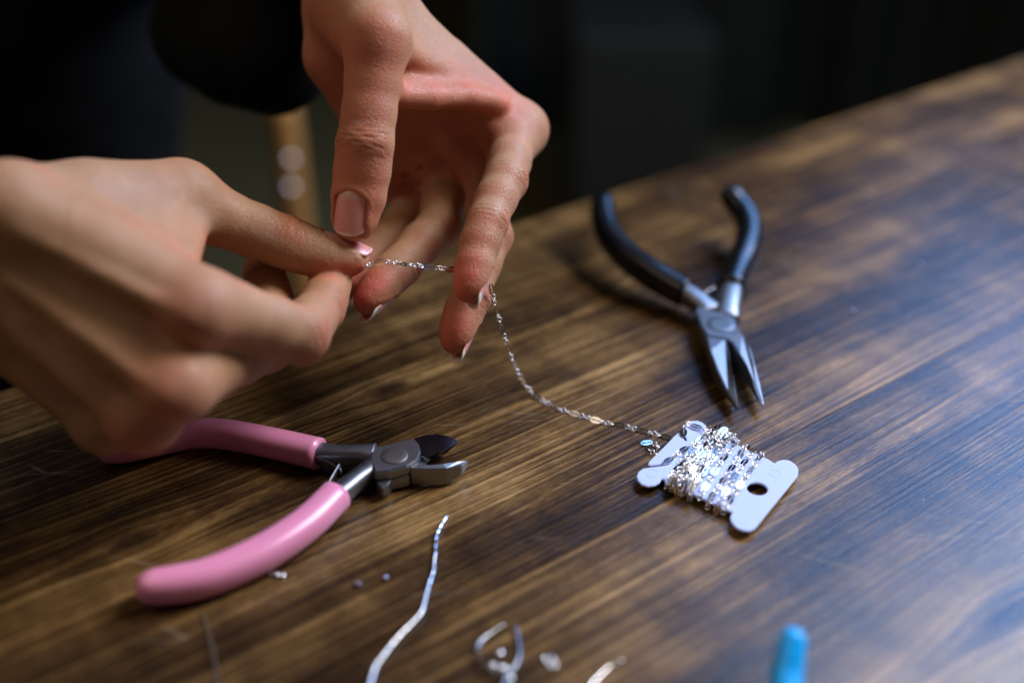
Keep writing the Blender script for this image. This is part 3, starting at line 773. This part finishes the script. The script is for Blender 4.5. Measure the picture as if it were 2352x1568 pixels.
def nail_param(fg):
    d = fg.seg[-1]; n = fg.n[-1]; a = fg.a[-1]
    return d, -n, a
def detail_hand(me, fingers, palm_lines, redspots, pn):
    nv = len(me.vertices)
    V = np.empty(nv * 3, np.float32); me.vertices.foreach_get('co', V); V = V.reshape(-1, 3).astype(float)
    N = np.empty(nv * 3, np.float32); me.vertices.foreach_get('normal', N); N = N.reshape(-1, 3).astype(float)
    disp = np.zeros(nv); red = np.zeros(nv); wr = np.zeros(nv); pale = np.zeros(nv)
    own = np.full(nv, -1); best = np.full(nv, 1e9)
    for fi, fg in enumerate(fingers):
        for i in range(len(fg.J) - 1):
            A, B = fg.J[i], fg.J[i + 1]; ba = B - A
            h = np.clip(((V - A) @ ba) / (ba @ ba), 0.0, 1)
            d = np.linalg.norm(V - A - h[:, None] * ba, axis=1)
            m = d < best; best[m] = d[m]; own[m] = fi
    for fi, fg in enumerate(fingers):
        sel = np.where((own == fi) & (best < 16))[0]
        if len(sel) == 0: continue
        p = V[sel]; nn = N[sel]
        jn = len(fg.J)
        for j in range(1, jn - 1):
            J = fg.J[j]; t = unit(fg.seg[j - 1] + fg.seg[j]); n = unit(fg.n[j - 1] + fg.n[j]); a = unit(np.cross(t, n))
            q = p - J; al = q @ t; pal = nn @ n
            near = np.linalg.norm(q, axis=1) < 17
            # palmar flexion creases
            g = sst(pal, -0.25, 0.35) * near
            wob = 0.5 * vnoise(p, 0.35, 11 + j)
            for off, amp, w in ((0.0, 0.14, 0.5), (1.7, 0.08, 0.45), (-2.1, 0.07, 0.45)):
                disp[sel] -= amp * g * bell(al - off + wob, w)
            disp[sel] += 0.10 * g * (bell(al - 4.5, 2.2) + bell(al + 4.5, 2.2))
            # dorsal knuckle wrinkles
            gd = sst(-pal, 0.0, 0.6) * near
            la = q @ a
            wv = 0.8 * vnoise(p, 0.30, 31 + j) + 0.05 * la * la * 0.25
            for off, amp in ((-4.2, .16), (-2.5, .28), (-0.9, .36), (0.7, .34), (2.2, .25), (3.9, .14)):
                disp[sel] -= amp * gd * bell(al - off + wv * (1 if off < 0 else -1) * 0.8, 0.42) * (0.55 + 0.45 * np.sin(la * 0.9 + off * 2))
            disp[sel] += 0.15 * gd * bell(al, 4.0)
            wr[sel] = np.maximum(wr[sel], gd * bell(al, 5.5))
            red[sel] = np.maximum(red[sel], 0.4 * gd * bell(al, 5.0))
        # fingertip
        T = fg.J[-1]; d, dors, a = nail_param(fg)
        q = p - T; s = q @ d
        red[sel] = np.maximum(red[sel], 0.85 * sst(s, -16, 1) * sst(-(nn @ dors), -0.5, 0.3))  # natural red of the tips, deepened to paint in backlight glowing through
        if fg.nail:
            L0, L1, Wn, h0, R = fg.nail
            la = q @ a; hh = q @ dors
            inw = sst(Wn / 2 - np.abs(la), 0, 0.6); ins = sst(s - L0 - 2.6 * (np.abs(la) / (Wn / 2)) ** 2.2, -0.1, 0.8)
            top = nail_height(s, la, fg.nail)
            inside = inw * ins * (hh > 0)
            low = np.maximum(hh - (top - 0.6), 0) * inside
            V[sel] -= dors[None, :] * low[:, None]
            # skin fold round the nail
            ring = bell(np.abs(la) - (Wn / 2 + 0.75), 0.7) * sst(s - L0, -1.5, 1) * (1 - sst(s, L1 - 4, L1 - 1)) + bell(s - (L0 - 0.7) - 2.6 * np.clip(np.abs(la) / (Wn / 2), 0, 1.2) ** 2.2, 0.8) * sst(Wn / 2 + 1.0 - np.abs(la), 0, 1.5)
            disp[sel] += 0.2 * ring * (hh > 0.5) * (1 - inside)
    for (pts, amp, w, dirn) in palm_lines:
        pts = np.asarray(pts, float); dm = np.full(nv, 1e9)
        for i in range(len(pts) - 1):
            ba = pts[i + 1] - pts[i]
            h = np.clip(((V - pts[i]) @ ba) / (ba @ ba), 0, 1)
            dv = V - pts[i] - h[:, None] * ba
            dv = dv - (dv @ dirn)[:, None] * dirn[None, :]
            dm = np.minimum(dm, np.linalg.norm(dv, axis=1) + 6 * (np.abs((V - pts[i] - h[:, None] * ba) @ dirn) > 28))
        disp -= amp * bell(dm + 0.3 * vnoise(V, 0.4, 5), w) * sst(N @ dirn, 0.0, 0.4)
    red = np.maximum(red, 0.48 * sst(N @ pn, -0.1, 0.6))
    for (c, r, amt) in redspots:
        red = np.maximum(red, amt * bell(np.linalg.norm(V - np.asarray(c), axis=1), r))
    # low, irregular undulation of the skin
    disp += 0.10 * vnoise(V, 0.22, 77) + 0.05 * vnoise(V, 0.6, 78)
    V = V + N * disp[:, None]
    me.vertices.foreach_set('co', (V * 0.001).astype(np.float32).ravel()); me.update()
    for nm, arr in (('redness', red), ('wrinkle', wr)):
        at_ = me.attributes.new(nm, 'FLOAT', 'POINT'); at_.data.foreach_set('value', arr.astype(np.float32))
    me.polygons.foreach_set('use_smooth', [True] * len(me.polygons))
    return me
def nail_height(s, la, nail):
    L0, L1, Wn, h0, R = nail
    x = np.clip(np.abs(la) / R, 0, 0.97)
    arc = R * (1 - np.sqrt(1 - x * x))
    lon = 0.0075 * (s - L0) ** 2
    return h0 - arc - lon
def build_nail(fg, parent, free=1.6, mats=None):
    d, dors, a = nail_param(fg); T = fg.J[-1]
    L0, L1, Wn, h0, R = fg.nail
    ns, nw = 26, 16
    V = []; 
    rowv = []
    for layer in (0, 1):
        for i in range(ns + 1):
            u = i / ns
            for k in range(nw + 1):
                v = k / nw * 2 - 1
                w = Wn / 2 * (0.94 + 0.06 * math.sin(min(u, 0.6) / 0.6 * math.pi / 2))
                # rounded cuticle end and rounded free edge
                s0 = L0 + 2.6 * (abs(v) ** 2.2)
                s1 = L1 - 1.9 * (abs(v) ** 2.6)
                s = s0 + (s1 - s0) * u
                la = v * w
                if u > 0.82: la *= 1 - 0.10 * ((u - 0.82) / 0.18) ** 2
                hgt = float(nail_height(np.array(s), np.array(la), fg.nail)) - (0.45 if layer else 0.0)
                if u < 0.08: hgt -= 0.35 * (1 - u / 0.08)
                V.append((T + d * s + a * la + dors * hgt) * 0.001)
                rowv.append((u, v, s))
    Fc = []; m = (ns + 1) * (nw + 1)
    def id(l, i, k): return l * m + i * (nw + 1) + k
    for i in range(ns):
        for k in range(nw):
            Fc.append((id(0, i, k), id(0, i, k + 1), id(0, i + 1, k + 1), id(0, i + 1, k)))
            Fc.append((id(1, i, k), id(1, i + 1, k), id(1, i + 1, k + 1), id(1, i, k + 1)))
    for i in range(ns):
        Fc.append((id(0, i, 0), id(0, i + 1, 0), id(1, i + 1, 0), id(1, i, 0)))
        Fc.append((id(0, i, nw), id(1, i, nw), id(1, i + 1, nw), id(0, i + 1, nw)))
    for k in range(nw):
        Fc.append((id(0, 0, k), id(1, 0, k), id(1, 0, k + 1), id(0, 0, k + 1)))
        Fc.append((id(0, ns, k), id(0, ns, k + 1), id(1, ns, k + 1), id(1, ns, k)))
    me = mesh_from('nail', V, Fc)
    bm = bmesh.new(); bm.from_mesh(me); bmesh.ops.recalc_face_normals(bm, faces=bm.faces); bm.to_mesh(me); bm.free()
    fr = np.array([min(1, max(0, (r[2] - (L1 - free - 1.9 * abs(r[1]) ** 2.6 * 0.75)) / 0.5)) for r in rowv])
    lun = np.array([min(1, max(0, (0.22 - r[0] - 0.12 * r[1] ** 2) / 0.06)) for r in rowv])
    for nm, arr in (('free_edge', fr), ('lunula', lun)):
        x = me.attributes.new(nm, 'FLOAT', 'POINT'); x.data.foreach_set('value', arr.astype(np.float32))
    me.polygons.foreach_set('use_smooth', [True] * len(me.polygons))
    return link_mesh('nail', me, MAT['nail'], parent)

def mm(x, y, d): return at(x, y, d * 0.001) * 1000.0

# profiles: (t, radius, palmar offset, half extra width)
def prof(s, fat=1.0):
    g = lambda rows: [(t, r * s, o * s, w * s) for t, r, o, w in rows]
    return [g([(0.0, 9.0, 0, 1.2), (0.35, 8.6, 0.7 * fat, 1.0), (0.65, 8.15, 0.5 * fat, 1.0), (1.0, 7.9, -0.1, 1.2)]),
            g([(0.0, 7.9, -0.1, 1.2), (0.45, 7.4, 0.5 * fat, 1.2), (1.0, 7.0, 0.1, 1.3)]),
            g([(0.0, 7.0, 0.1, 1.3), (0.35, 6.75, 0.8 * fat, 1.5), (0.75, 6.3, 1.0 * fat, 1.6), (1.0, 5.4, 0.7, 1.3), (1.12, 4.6, 0.4, 1.0)])]
def prof_thumb(s):
    g = lambda rows: [(t, r * s, o * s, w * s) for t, r, o, w in rows]
    return [g([(0.0, 10.4, 0, 1.2), (0.4, 9.0, 0.6, 1.0), (0.7, 8.5, 0.4, 1.2), (1.0, 8.4, 0.0, 1.9)]),
            g([(0.0, 8.4, 0.0, 1.9), (0.35, 7.8, 1.2, 2.4), (0.7, 7.2, 1.4, 2.6), (1.0, 5.9, 0.9, 2.2), (1.10, 5.0, 0.6, 1.9)])]

def build_left_hand(person):
    ax = cdir(.63, -.42, .65)                       # towards the thumb side
    I1 = mm(1190, 300, 428); M1 = mm(1112, 352, 440); R1 = mm(1040, 402, 452); P1 = mm(980, 452, 462)
    idx = [I1, mm(1160, 415, 399), mm(1119, 512, 385), mm(1085, 648, 376)]
    mid = [M1, mm(1128, 545, 408), mm(1080, 686, 392), mm(1052, 772, 387)]
    rng = [R1, mm(1008, 520, 421), mm(920, 612, 403), mm(857, 685, 391)]
    pky = [P1, mm(900, 540, 432), mm(845, 590, 417), mm(808, 646, 408)]
    t0 = mm(830, -25, 402); T1 = mm(866, 92, 376); T2 = mm(838, 332, 373); T3 = mm(812, 503, 375)
    fI = Finger(idx, prof(0.84), axis=-cdir(.42, -.30, .85), nail=(-7.4, 8.4, 9.4, 5.4, 6.2))
    fM = Finger(mid, prof(0.82), axis=-cdir(.48, -.30, .82), nail=(-7.4, 8.6, 9.2, 5.3, 6.1))
    fR = Finger(rng, prof(0.88), axis=-cdir(.55, -.15, .80), nail=(-7.4, 8.8, 9.6, 5.6, 6.4))
    fP = Finger(pky, prof(0.80), axis=-cdir(.55, -.15, .80), nail=(-6.4, 7.6, 8.4, 5.1, 5.7))
    fT = Finger([T1, T2, T3], prof_thumb(0.88), dorsal=cdir(-.22, -.05, .97), nail=(-9.0, 5.8, 11.6, 6.1, 7.6))
    n = -unit(np.cross(ax, unit(I1 - mm(879, 23, 408))))   # palmar direction
    iB = mm(872, 20, 410); mB = iB - ax * 11 + n * 1; rB = iB - ax * 18 + n * 1; pB = iB - ax * 25 + n * 2
    wr0 = (iB + pB) / 2; fa = unit(wr0 - (M1 + R1) / 2)
    fa = unit(fa * .25 + cdir(.10, -.80, -.55))
    wr_r = iB + fa * 20 - ax * 5 + n * 3; wr_u = pB + fa * 18 + ax * 6
    ar_r = wr_r + fa * 110; ar_u = wr_u + fa * 110 - ax * 8
    pr = []
    for (b, h, r0, r1) in ((iB, I1, 10, 9.6), (mB, M1, 10, 9.6), (rB, R1, 9.5, 9), (pB, P1, 9, 8.4)):
        pr.append((b, h, r0, r1, 7.0))
        pr.append((b + n * 7, h + n * 5 - unit(h - b) * 4, r0, 7.5, 7.0))
    for h, b_ in ((I1, iB), (M1, mB), (R1, rB), (P1, pB)):
        d_ = unit(h - b_)
        pr.append((h - d_ * 13 + n * 9, h - d_ * 6 + n * 11, 7.2, 6.8, 3.0))      # pads at the finger roots
    for h in (I1, M1, R1, P1):
        pr.append((h - n * 2.5, h - n * 3.0 + unit(h - wr0) * 1.5, 7.6, 7.6, 5.0))
    pr.append((iB, wr_r, 12, 13, 9)); pr.append((pB, wr_u, 11, 12.5, 9))
    pr.append((wr_r, ar_r, 14, 17, 9)); pr.append((wr_u, ar_u, 13.5, 17, 9)); pr.append(((wr_r + wr_u) / 2, (ar_r + ar_u) / 2, 15, 19, 9))
    # thenar and hypothenar pads, thumb metacarpal
    pr.append((t0, T1, 12.0, 9.6, 7))
    pr.append((t0 + n * 4 - ax * 8, T1 * 0.7 + t0 * 0.3 - ax * 8, 12.5, 8.5, 9))
    pr.append((wr_r + n * 4, t0, 12, 12, 9))
    pr.append((wr_u + n * 6, pB * .35 + P1 * .65 + n * 8, 13, 9.5, 9))
    # web between thumb and index
    for u, w, r in ((0.15, 0.25, 8), (0.45, 0.45, 7), (0.72, 0.62, 5.5), (0.95, 0.74, 4.2)):
        a = t0 + (T1 - t0) * u; b = iB + (I1 - iB) * w + n * 2
        pr.append((a, b, r, r, 6))
    a = T1 + (T2 - T1) * 0.18; b = iB + (I1 - iB) * 0.86 + n * 6
    rim = [mm(915, 222, 384), mm(990, 226, 392), mm(1075, 224, 402), mm(1150, 238, 412)]
    mc = [t0 * .2 + T1 * .8, T1 * .75 + I1 * .25, T1 * .5 + I1 * .5, T1 * .15 + I1 * .85]
    for i in range(3):
        pr.append((rim[i], rim[i + 1], 2.6, 2.6, 3))
    mcl = [iB + (I1 - iB) * q + n * 1.5 for q in (.25, .45, .66, .90)]
    for i in range(3):
        for q in (0.0, 0.25, 0.5, 0.75):
            ra = rim[i] * (1 - q) + rim[i + 1] * q; mb = mcl[i] * (1 - q) + mcl[i + 1] * q
            pr.append((ra, mb, 2.6, 6.5, 3))
    # extensor ridge of the thumb
    dT = cdir(-.1, -.1, .97)
    pr.append((T1 + dT * 3.2, T1 + dT * 3.2 + (T2 - T1) * .05, 6.9, 6.6, 4))
    allp = np.array([p for q in pr for p in q[:2]] + idx + mid + rng + pky + [T3])
    lo = allp.min(0) - 20; hi = allp.max(0) + 20
    top = wr0 + fa * 75
    lo = np.maximum(lo, np.minimum.reduce([np.array(x) for x in (idx + mid + rng + pky + [T1, T3, wr0, top, wr_r, wr_u])]) - 26)
    hi = np.minimum(hi, np.maximum.reduce([np.array(x) for x in (idx + mid + rng + pky + [T1, T3, wr0, top, wr_r, wr_u])]) + 26)
    fingers = [fI, fM, fR, fP, fT]
    blend = [(8, 14, 30), (8, 14, 30), (8, 14, 30), (8, 12, 26), (7, 12, 34)]
    me = build_hand('hand', pr, fingers, blend, lo, hi, VOX)
    pl = [([mm(x, y, 445) for x, y in ((1070, 352), (988, 385), (941, 400), (880, 418))], 1.5, 1.1, n),
          ([mm(x, y, 445) for x, y in ((1112, 262), (1060, 298), (1000, 328), (960, 360))], 1.5, 1.1, n),
          ([mm(x, y, 445) for x, y in ((1006, 392), (985, 430), (955, 480))], 1.1, 1.0, n),
          ([mm(x, y, 430) for x, y in ((1165, 262), (1130, 310), (1095, 370))], 1.5, 1.1, n)]
    detail_hand(me, fingers, pl, [(I1 - n * 8, 9, .5), (T1 + dT * 9, 9, .3)] + [(r_, 13, .6) for r_ in rim], n)
    hand = link_mesh('hand', me, MAT['skin'], person)
    for f in (fT, fI, fM, fR, fP):
        build_nail(f, hand, free=(0.9 if f is fT else 2.6))
    return hand, dict(I=idx, M=mid, R=rng, P=pky, T=[T1, T2, T3], wr=(wr_r, wr_u), fa=fa, n=n, ax=ax)

def build_right_hand(person):
    I1 = mm(462, 708, 322); M1 = mm(412, 882, 322); R1 = mm(335, 955, 332); P1 = mm(245, 965, 345)
    idx = [I1, mm(692, 770, 348), mm(736, 712, 369), mm(766, 660, 382)]
    mid = [M1, mm(612, 790, 358), mm(618, 690, 380), mm(612, 612, 394)]
    rng = [R1, mm(468, 848, 372), mm(500, 752, 392), mm(500, 700, 403)]
    pky = [P1, mm(350, 872, 374), mm(395, 800, 388), mm(415, 752, 396)]
    T1 = mm(420, 460, 364); T2 = mm(655, 556, 376); T3 = mm(798, 586, 381)
    t0 = mm(185, 492, 340)
    def axis_of(J):
        c = np.cross(unit(J[1] - J[0]), unit(J[2] - J[1]))
        return unit(c)
    def mk(J, p, nail):
        return Finger(J, p, axis=axis_of(J), nail=nail)
    fI = mk(idx, prof(0.95), (-8.5, 6.0, 10.6, 5.6, 7.0))
    fM = mk(mid, prof(0.95), (-8.5, 6.0, 10.8, 5.6, 7.0))
    fR = mk(rng, prof(0.95), None); fP = mk(pky, prof(0.82), None)
    fT = Finger([T1, T2, T3], prof_thumb(0.91), dorsal=cdir(.12, -.95, .26), nail=(-10.0, 7.6, 11.8, 6.3, 8.0))
    iB = mm(15, 480, 318); pB = mm(-50, 720, 330)
    ul = unit(pB - iB)
    mB = iB + (pB - iB) * .36; rB = iB + (pB - iB) * .68
    n = unit(np.cross(unit(M1 - mB), ul))
    if n @ FWD < 0: n = -n                              # palm faces away from the camera
    fa = unit(cdir(-.97, .02, -.2))
    wr_r = iB + fa * 22 + ul * 4 + n * 4; wr_u = pB + fa * 18 - ul * 5 + n * 4
    ar_r = wr_r + fa * 90; ar_u = wr_u + fa * 90 + ul * 4
    pr = []
    for (b, h, r0, r1) in ((iB, I1, 9.4, 8.4), (mB, M1, 9.4, 8.4), (rB, R1, 9.0, 8.0), (pB, P1, 8.6, 7.6)):
        pr.append((b, h, r0, r1, 6.5))
        pr.append((b + n * 8, h + n * 6 - unit(h - b) * 4, r0 + 1, 7.5, 7.0))
    for h, b in ((I1, iB), (M1, mB), (R1, rB), (P1, pB)):
        pr.append((h - n * 4.4, h - n * 3.8 + unit(h - b) * 2, 6.9, 6.6, 3.5))
        pr.append((b * .8 + h * .2 - n * 8.6, h - n * 9.2, 1.7, 2.2, 3.5))       # extensor tendons
    pr.append((iB, wr_r, 12, 13, 9)); pr.append((pB, wr_u, 11, 12.5, 9))
    pr.append((wr_r, ar_r, 14, 17, 9)); pr.append((wr_u, ar_u, 13.5, 17, 9)); pr.append(((wr_r + wr_u) / 2, (ar_r + ar_u) / 2, 15, 19, 9))
    pr.append((t0, T1, 13, 10.6, 8))
    pr.append((wr_r + n * 4, t0, 13, 13, 9))
    pr.append((t0 + n * 6, T1 * .8 + t0 * .2 + n * 4, 12, 10, 9))
    pr.append((wr_u + n * 8, pB * .35 + P1 * .65 + n * 9, 13, 9.5, 9))
    for u, w, r in ((0.15, 0.25, 9), (0.45, 0.45, 8), (0.72, 0.62, 6.5), (0.95, 0.74, 5.0)):
        a = t0 + (T1 - t0) * u; b = iB + (I1 - iB) * w + n * 2
        pr.append((a, b, r, r, 6))
    a = T1 + (T2 - T1) * 0.15 + n * 2; b = iB + (I1 - iB) * 0.84 + n * 5
    pr.append((a, b, 3.6, 3.6, 5))
    dT = cdir(.1, -.9, .35)
    pr.append((T1 + dT * 3.5, T1 + dT * 3.5 + (T2 - T1) * .05, 7.6, 7.4, 4))
    allp = np.array([p for q in pr for p in q[:2]] + idx + mid + rng + pky + [T3])
    base = np.array(idx + mid + rng + pky + [T1, T3, iB, pB, wr_r, wr_u, (wr_r + wr_u) / 2 + fa * 55])
    lo = base.min(0) - 26; hi = base.max(0) + 26
    fingers = [fI, fM, fR, fP, fT]
    blend = [(8, 14, 30), (8, 14, 30), (8, 14, 30), (8, 12, 26), (7, 12, 34)]
    me = build_hand('hand', pr, fingers, blend, lo, hi, VOX)
    detail_hand(me, fingers, [], [(I1 - n * 9, 10, .4), (M1 - n * 9, 10, .4), (R1 - n * 9, 9, .4)], n)
    hand = link_mesh('hand', me, MAT['skin'], person)
    for f in (fT, fI, fM):
        build_nail(f, hand, free=0.35)
    return hand, dict(I=idx, M=mid, R=rng, P=pky, T=[T1, T2, T3], wr=(wr_r, wr_u), fa=fa, n=n)
# ------------------------------------------------------------------ person
import time
VOX = 1.0
person = empty('person', (-0.30, 0.62, -0.30)); tag(person, 'person in black clothing holding a fine chain between the fingers of both hands', 'person')
lh, LI = build_left_hand(person); lh['label'] = 'left hand, palm towards the viewer, chain held between index and middle finger'
rh, RI = build_right_hand(person); rh['label'] = 'right hand pinching the chain between thumb and index finger'

def cloth_blob(name, prims, vox, mat, parent, k=30):
    pts = np.array([p for q in prims for p in q[:2]]); r = max(max(q[2], q[3]) for q in prims) + 12
    F = Field(pts.min(0) - r, pts.max(0) + r, vox); f = F.new()
    for a, b, ra, rb in prims: add_cap(F, f, a, b, ra, rb, k, margin=45)
    V, Q = surface_nets(f, F.lo, vox)
    V = V + 4.0 * np.stack([vnoise(V, .06, 1), vnoise(V, .06, 2), vnoise(V, .06, 3)], 1) + 2.0 * np.stack([vnoise(V, .16, 4), vnoise(V, .16, 5), vnoise(V, .16, 6)], 1)
    return link_mesh(name, mesh_from(name, V * .001, Q), mat, parent)
wl_ = (LI['wr'][0] + LI['wr'][1]) / 2; wr_ = (RI['wr'][0] + RI['wr'][1]) / 2
cuffL = wl_ + LI['fa'] * 34
elbL = mm(330, -330, 640); shL = mm(150, -1150, 760)
cuffR = wr_ + RI['fa'] * 55
elbR = mm(-700, 250, 560); shR = mm(-560, -1000, 780)
chest = mm(-180, -900, 800); belly = mm(60, 60, 720)
prims = [(cuffL, elbL, 34, 52), (mm(500, 70, 520), mm(640, 140, 480), 30, 22), (elbL, shL, 52, 62), (cuffR, elbR, 36, 52), (elbR, shR, 52, 62), (chest, belly, 110, 92), (shL, shR, 60, 60), (belly, mm(60, 900, 900), 92, 120)]
cloth_blob('shirt', prims, 7.0, MAT['shirt'], person)

# ------------------------------------------------------------------ room behind the table
ch = empty('wooden_chair', tuple(at(668, 900, 1.15) * np.array([1, 1, 0]) + np.array([0, 0, -.762]))); tag(ch, 'ochre wooden chair post with two shiny round studs, blurred behind the hands', 'chair')
pt = at(652, 268, 1.10); pb_ = np.array([pt[0] + .008, pt[1], -.762])
tube('post', [pb_, (pb_ * .5 + pt * .5), pt], [.014, .0145, .0145], MAT['ochre'], ch, roundend=(False, True))
for yy in (365, 430):
    p = at(668, yy, 1.083); half = unit(unit(CAMP - p) + unit(np.array(WIN) - p))
    o = disc('stud', (0, 0, 0), .0040, .0016, MAT['stud'], ch, dome=.0)
    o.matrix_parent_inverse = Matrix.Translation(ch.location).inverted()
    o.location = p; o.rotation_euler = Vector(half).to_track_quat('Z', 'Y').to_euler()
for dx in (-.36,):
    tube('post', [pb_ + np.array([dx, .1, 0]), pt + np.array([dx, .1, 0])], [.0145, .0145], MAT['ochre'], ch)
cb = empty('cabinet', (0.3, 2.0, -.762)); tag(cb, 'dark grey cabinet in the unlit room behind the table', 'cabinet')
c0 = at(1330, 500, 1.9)
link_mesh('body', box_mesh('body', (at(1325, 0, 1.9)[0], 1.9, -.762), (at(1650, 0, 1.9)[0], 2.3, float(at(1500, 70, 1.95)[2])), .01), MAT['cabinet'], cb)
cu = empty('curtain', (1.0, 2.6, -.762)); tag(cu, 'dark hanging curtain with soft vertical folds in the room behind', 'curtain')
V = []; F = []
nx = 160
for i in range(nx + 1):
    x = -.1 + 2.6 * i / nx; y = 2.6 + .05 * math.sin(x * 21) + .03 * math.sin(x * 37 + 1)
    V += [(x, y, -.75), (x, y, 1.6)]
for i in range(nx): F.append((2 * i, 2 * i + 2, 2 * i + 3, 2 * i + 1))
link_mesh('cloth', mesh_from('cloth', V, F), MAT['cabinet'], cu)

# ------------------------------------------------------------------ loose bits on the table
def z7(x, y): return ((850 + x / 2.94) * .91875, (1260 + y / 2.94) * .91875)
def wire(name, pts, r, label, cat, z=.0008, mat='silver', zs=None, group=None):
    P = [gnd(*p, (zs[i] if zs else z)) for i, p in enumerate(pts)]
    o = tube(name, P, [r] * len(P), MAT[mat], None, seg=10, n=6, roundend=(True, True)); tag(o, label, cat, group); return o
st = [(790, 82), (735, 170), (706, 250), (700, 365), (690, 420), (688, 485), (650, 600), (625, 700), (600, 790), (550, 850), (470, 930), (380, 1030), (320, 1110), (260, 1190), (225, 1314), (190, 1450), (170, 1600)]
P = catmull([gnd(*z7(*p), .0009) for p in st], 14)
rr = .00030 + .00020 * np.abs(np.sin(np.arange(len(P)) * .42)) ** .6 
V, F = sweep(P, rr, seg=10)
o = link_mesh('silver_strand', mesh_from('silver_strand', V, F), MAT['silver'], None); tag(o, 'thin wavy silver cord running off the lower border', 'cord')
ew = empty('earring_hook', tuple(gnd(*z7(1080, 1100), 0))); tag(ew, 'bent silver earring hook with a tiny bead, left of its pair at the lower border', 'earring', 'earring hooks')
tube('hook', [gnd(*z7(*p), z) for p, z in (((1200, 885), .0010), ((1120, 940), .0010), ((1040, 1000), .0012), ((1010, 1060), .0014), ((1030, 1130), .0016), ((1090, 1190), .0020), ((1150, 1240), .0026))], [.0004] * 7, MAT['dull_silver'], ew, seg=10, roundend=(True, True))
e2 = empty('earring_hook', tuple(gnd(*z7(1300, 1100), 0))); tag(e2, 'bent silver earring hook with a round bead, right of its pair at the lower border', 'earring', 'earring hooks')
tube('hook', [gnd(*z7(*p), z) for p, z in (((1295, 900), .0010), ((1310, 1000), .0010), ((1322, 1100), .0010), ((1290, 1180), .0012), ((1235, 1250), .0016), ((1200, 1330), .0020))], [.0004] * 6, MAT['dull_silver'], e2, seg=10, roundend=(True, True))
def bead(c, r, mat, name, parent=None):
    V = []; F = []; n, m_ = 16, 10
    for i in range(m_ + 1):
        a = math.pi * i / m_
        for k in range(n):
            b = 2 * math.pi * k / n; V.append((c[0] + r * math.sin(a) * math.cos(b), c[1] + r * math.sin(a) * math.sin(b), c[2] + r * math.cos(a)))
    for i in range(m_):
        for k in range(n): F.append((i * n + k, (i + 1) * n + k, (i + 1) * n + (k + 1) % n, i * n + (k + 1) % n))
    return link_mesh(name, mesh_from(name, V, F), mat, parent)
bead(gnd(*z7(1178, 1100), .0014), .0012, MAT['silver'], 'bead', ew)
bead(gnd(*z7(1190, 1212), .0016), .0013, MAT['silver'], 'bead', e2)
bead(gnd(*z7(1120, 1190), .0012), .0011, MAT['silver'], 'bead', ew)
bead(gnd(*z7(1250, 1290), .0012), .0012, MAT['silver'], 'bead', e2)
def ring_at(px, label, r=.0012, w=.00028, tilt=(.2, .1), z=.0005, mat='silver', group='loose jump rings'):
    o = link_mesh('jump_ring', ring_mesh('jump_ring', r, w), MAT[mat], None); p = gnd(*px, z)
    o.location = p; o.rotation_euler = (tilt[0], tilt[1], 0); tag(o, label, 'jump ring', group); return o
ring_at(z7(1535, 1135), 'tiny silver ring right of the earring hooks, upper of two')
ring_at(z7(1562, 1180), 'tiny silver ring right of the earring hooks, lower of two', .0011)
ring_at(zc(1045, 1068), 'tiny silver ring under the lower pink grip, left of two', .0009)
ring_at(zc(1086, 1076), 'tiny silver ring under the lower pink grip, right of two', .0009, .0004)
wire('wire_end', [z7(2070, 1150), z7(1980, 1195), z7(1900, 1270), z7(1850, 1330), z7(1800, 1420)], .0004, 'short end of silver wire at the lower border, right of the earring hooks', 'wire')
wire('clear_thread', [(463, 1405), (478, 1450), (490, 1500), (497, 1545), (500, 1600)], .0003, 'thin clear thread lying below the lower pink grip', 'thread', z=.0004, mat='clear')
for (x, y), lab, m_ in (((2116, 606), 'tiny pale speck on the table right of the black pliers, farther one', 'plastic'), ((1961, 712), 'tiny pale speck on the table right of the black pliers, nearer one', 'plastic'),
                   ((822, 1340), 'tiny lilac bead on the table left of the silver cord', 'lilac'), ((886, 1325), 'tiny pale grain beside the lilac bead', 'plastic')):
    o = bead((0, 0, 0), .0006 if m_ == 'plastic' else .0009, MAT[m_], 'bead'); o.location = gnd(x, y, .0007); o.scale = (1.2, 1, .8); tag(o, lab, 'bead')
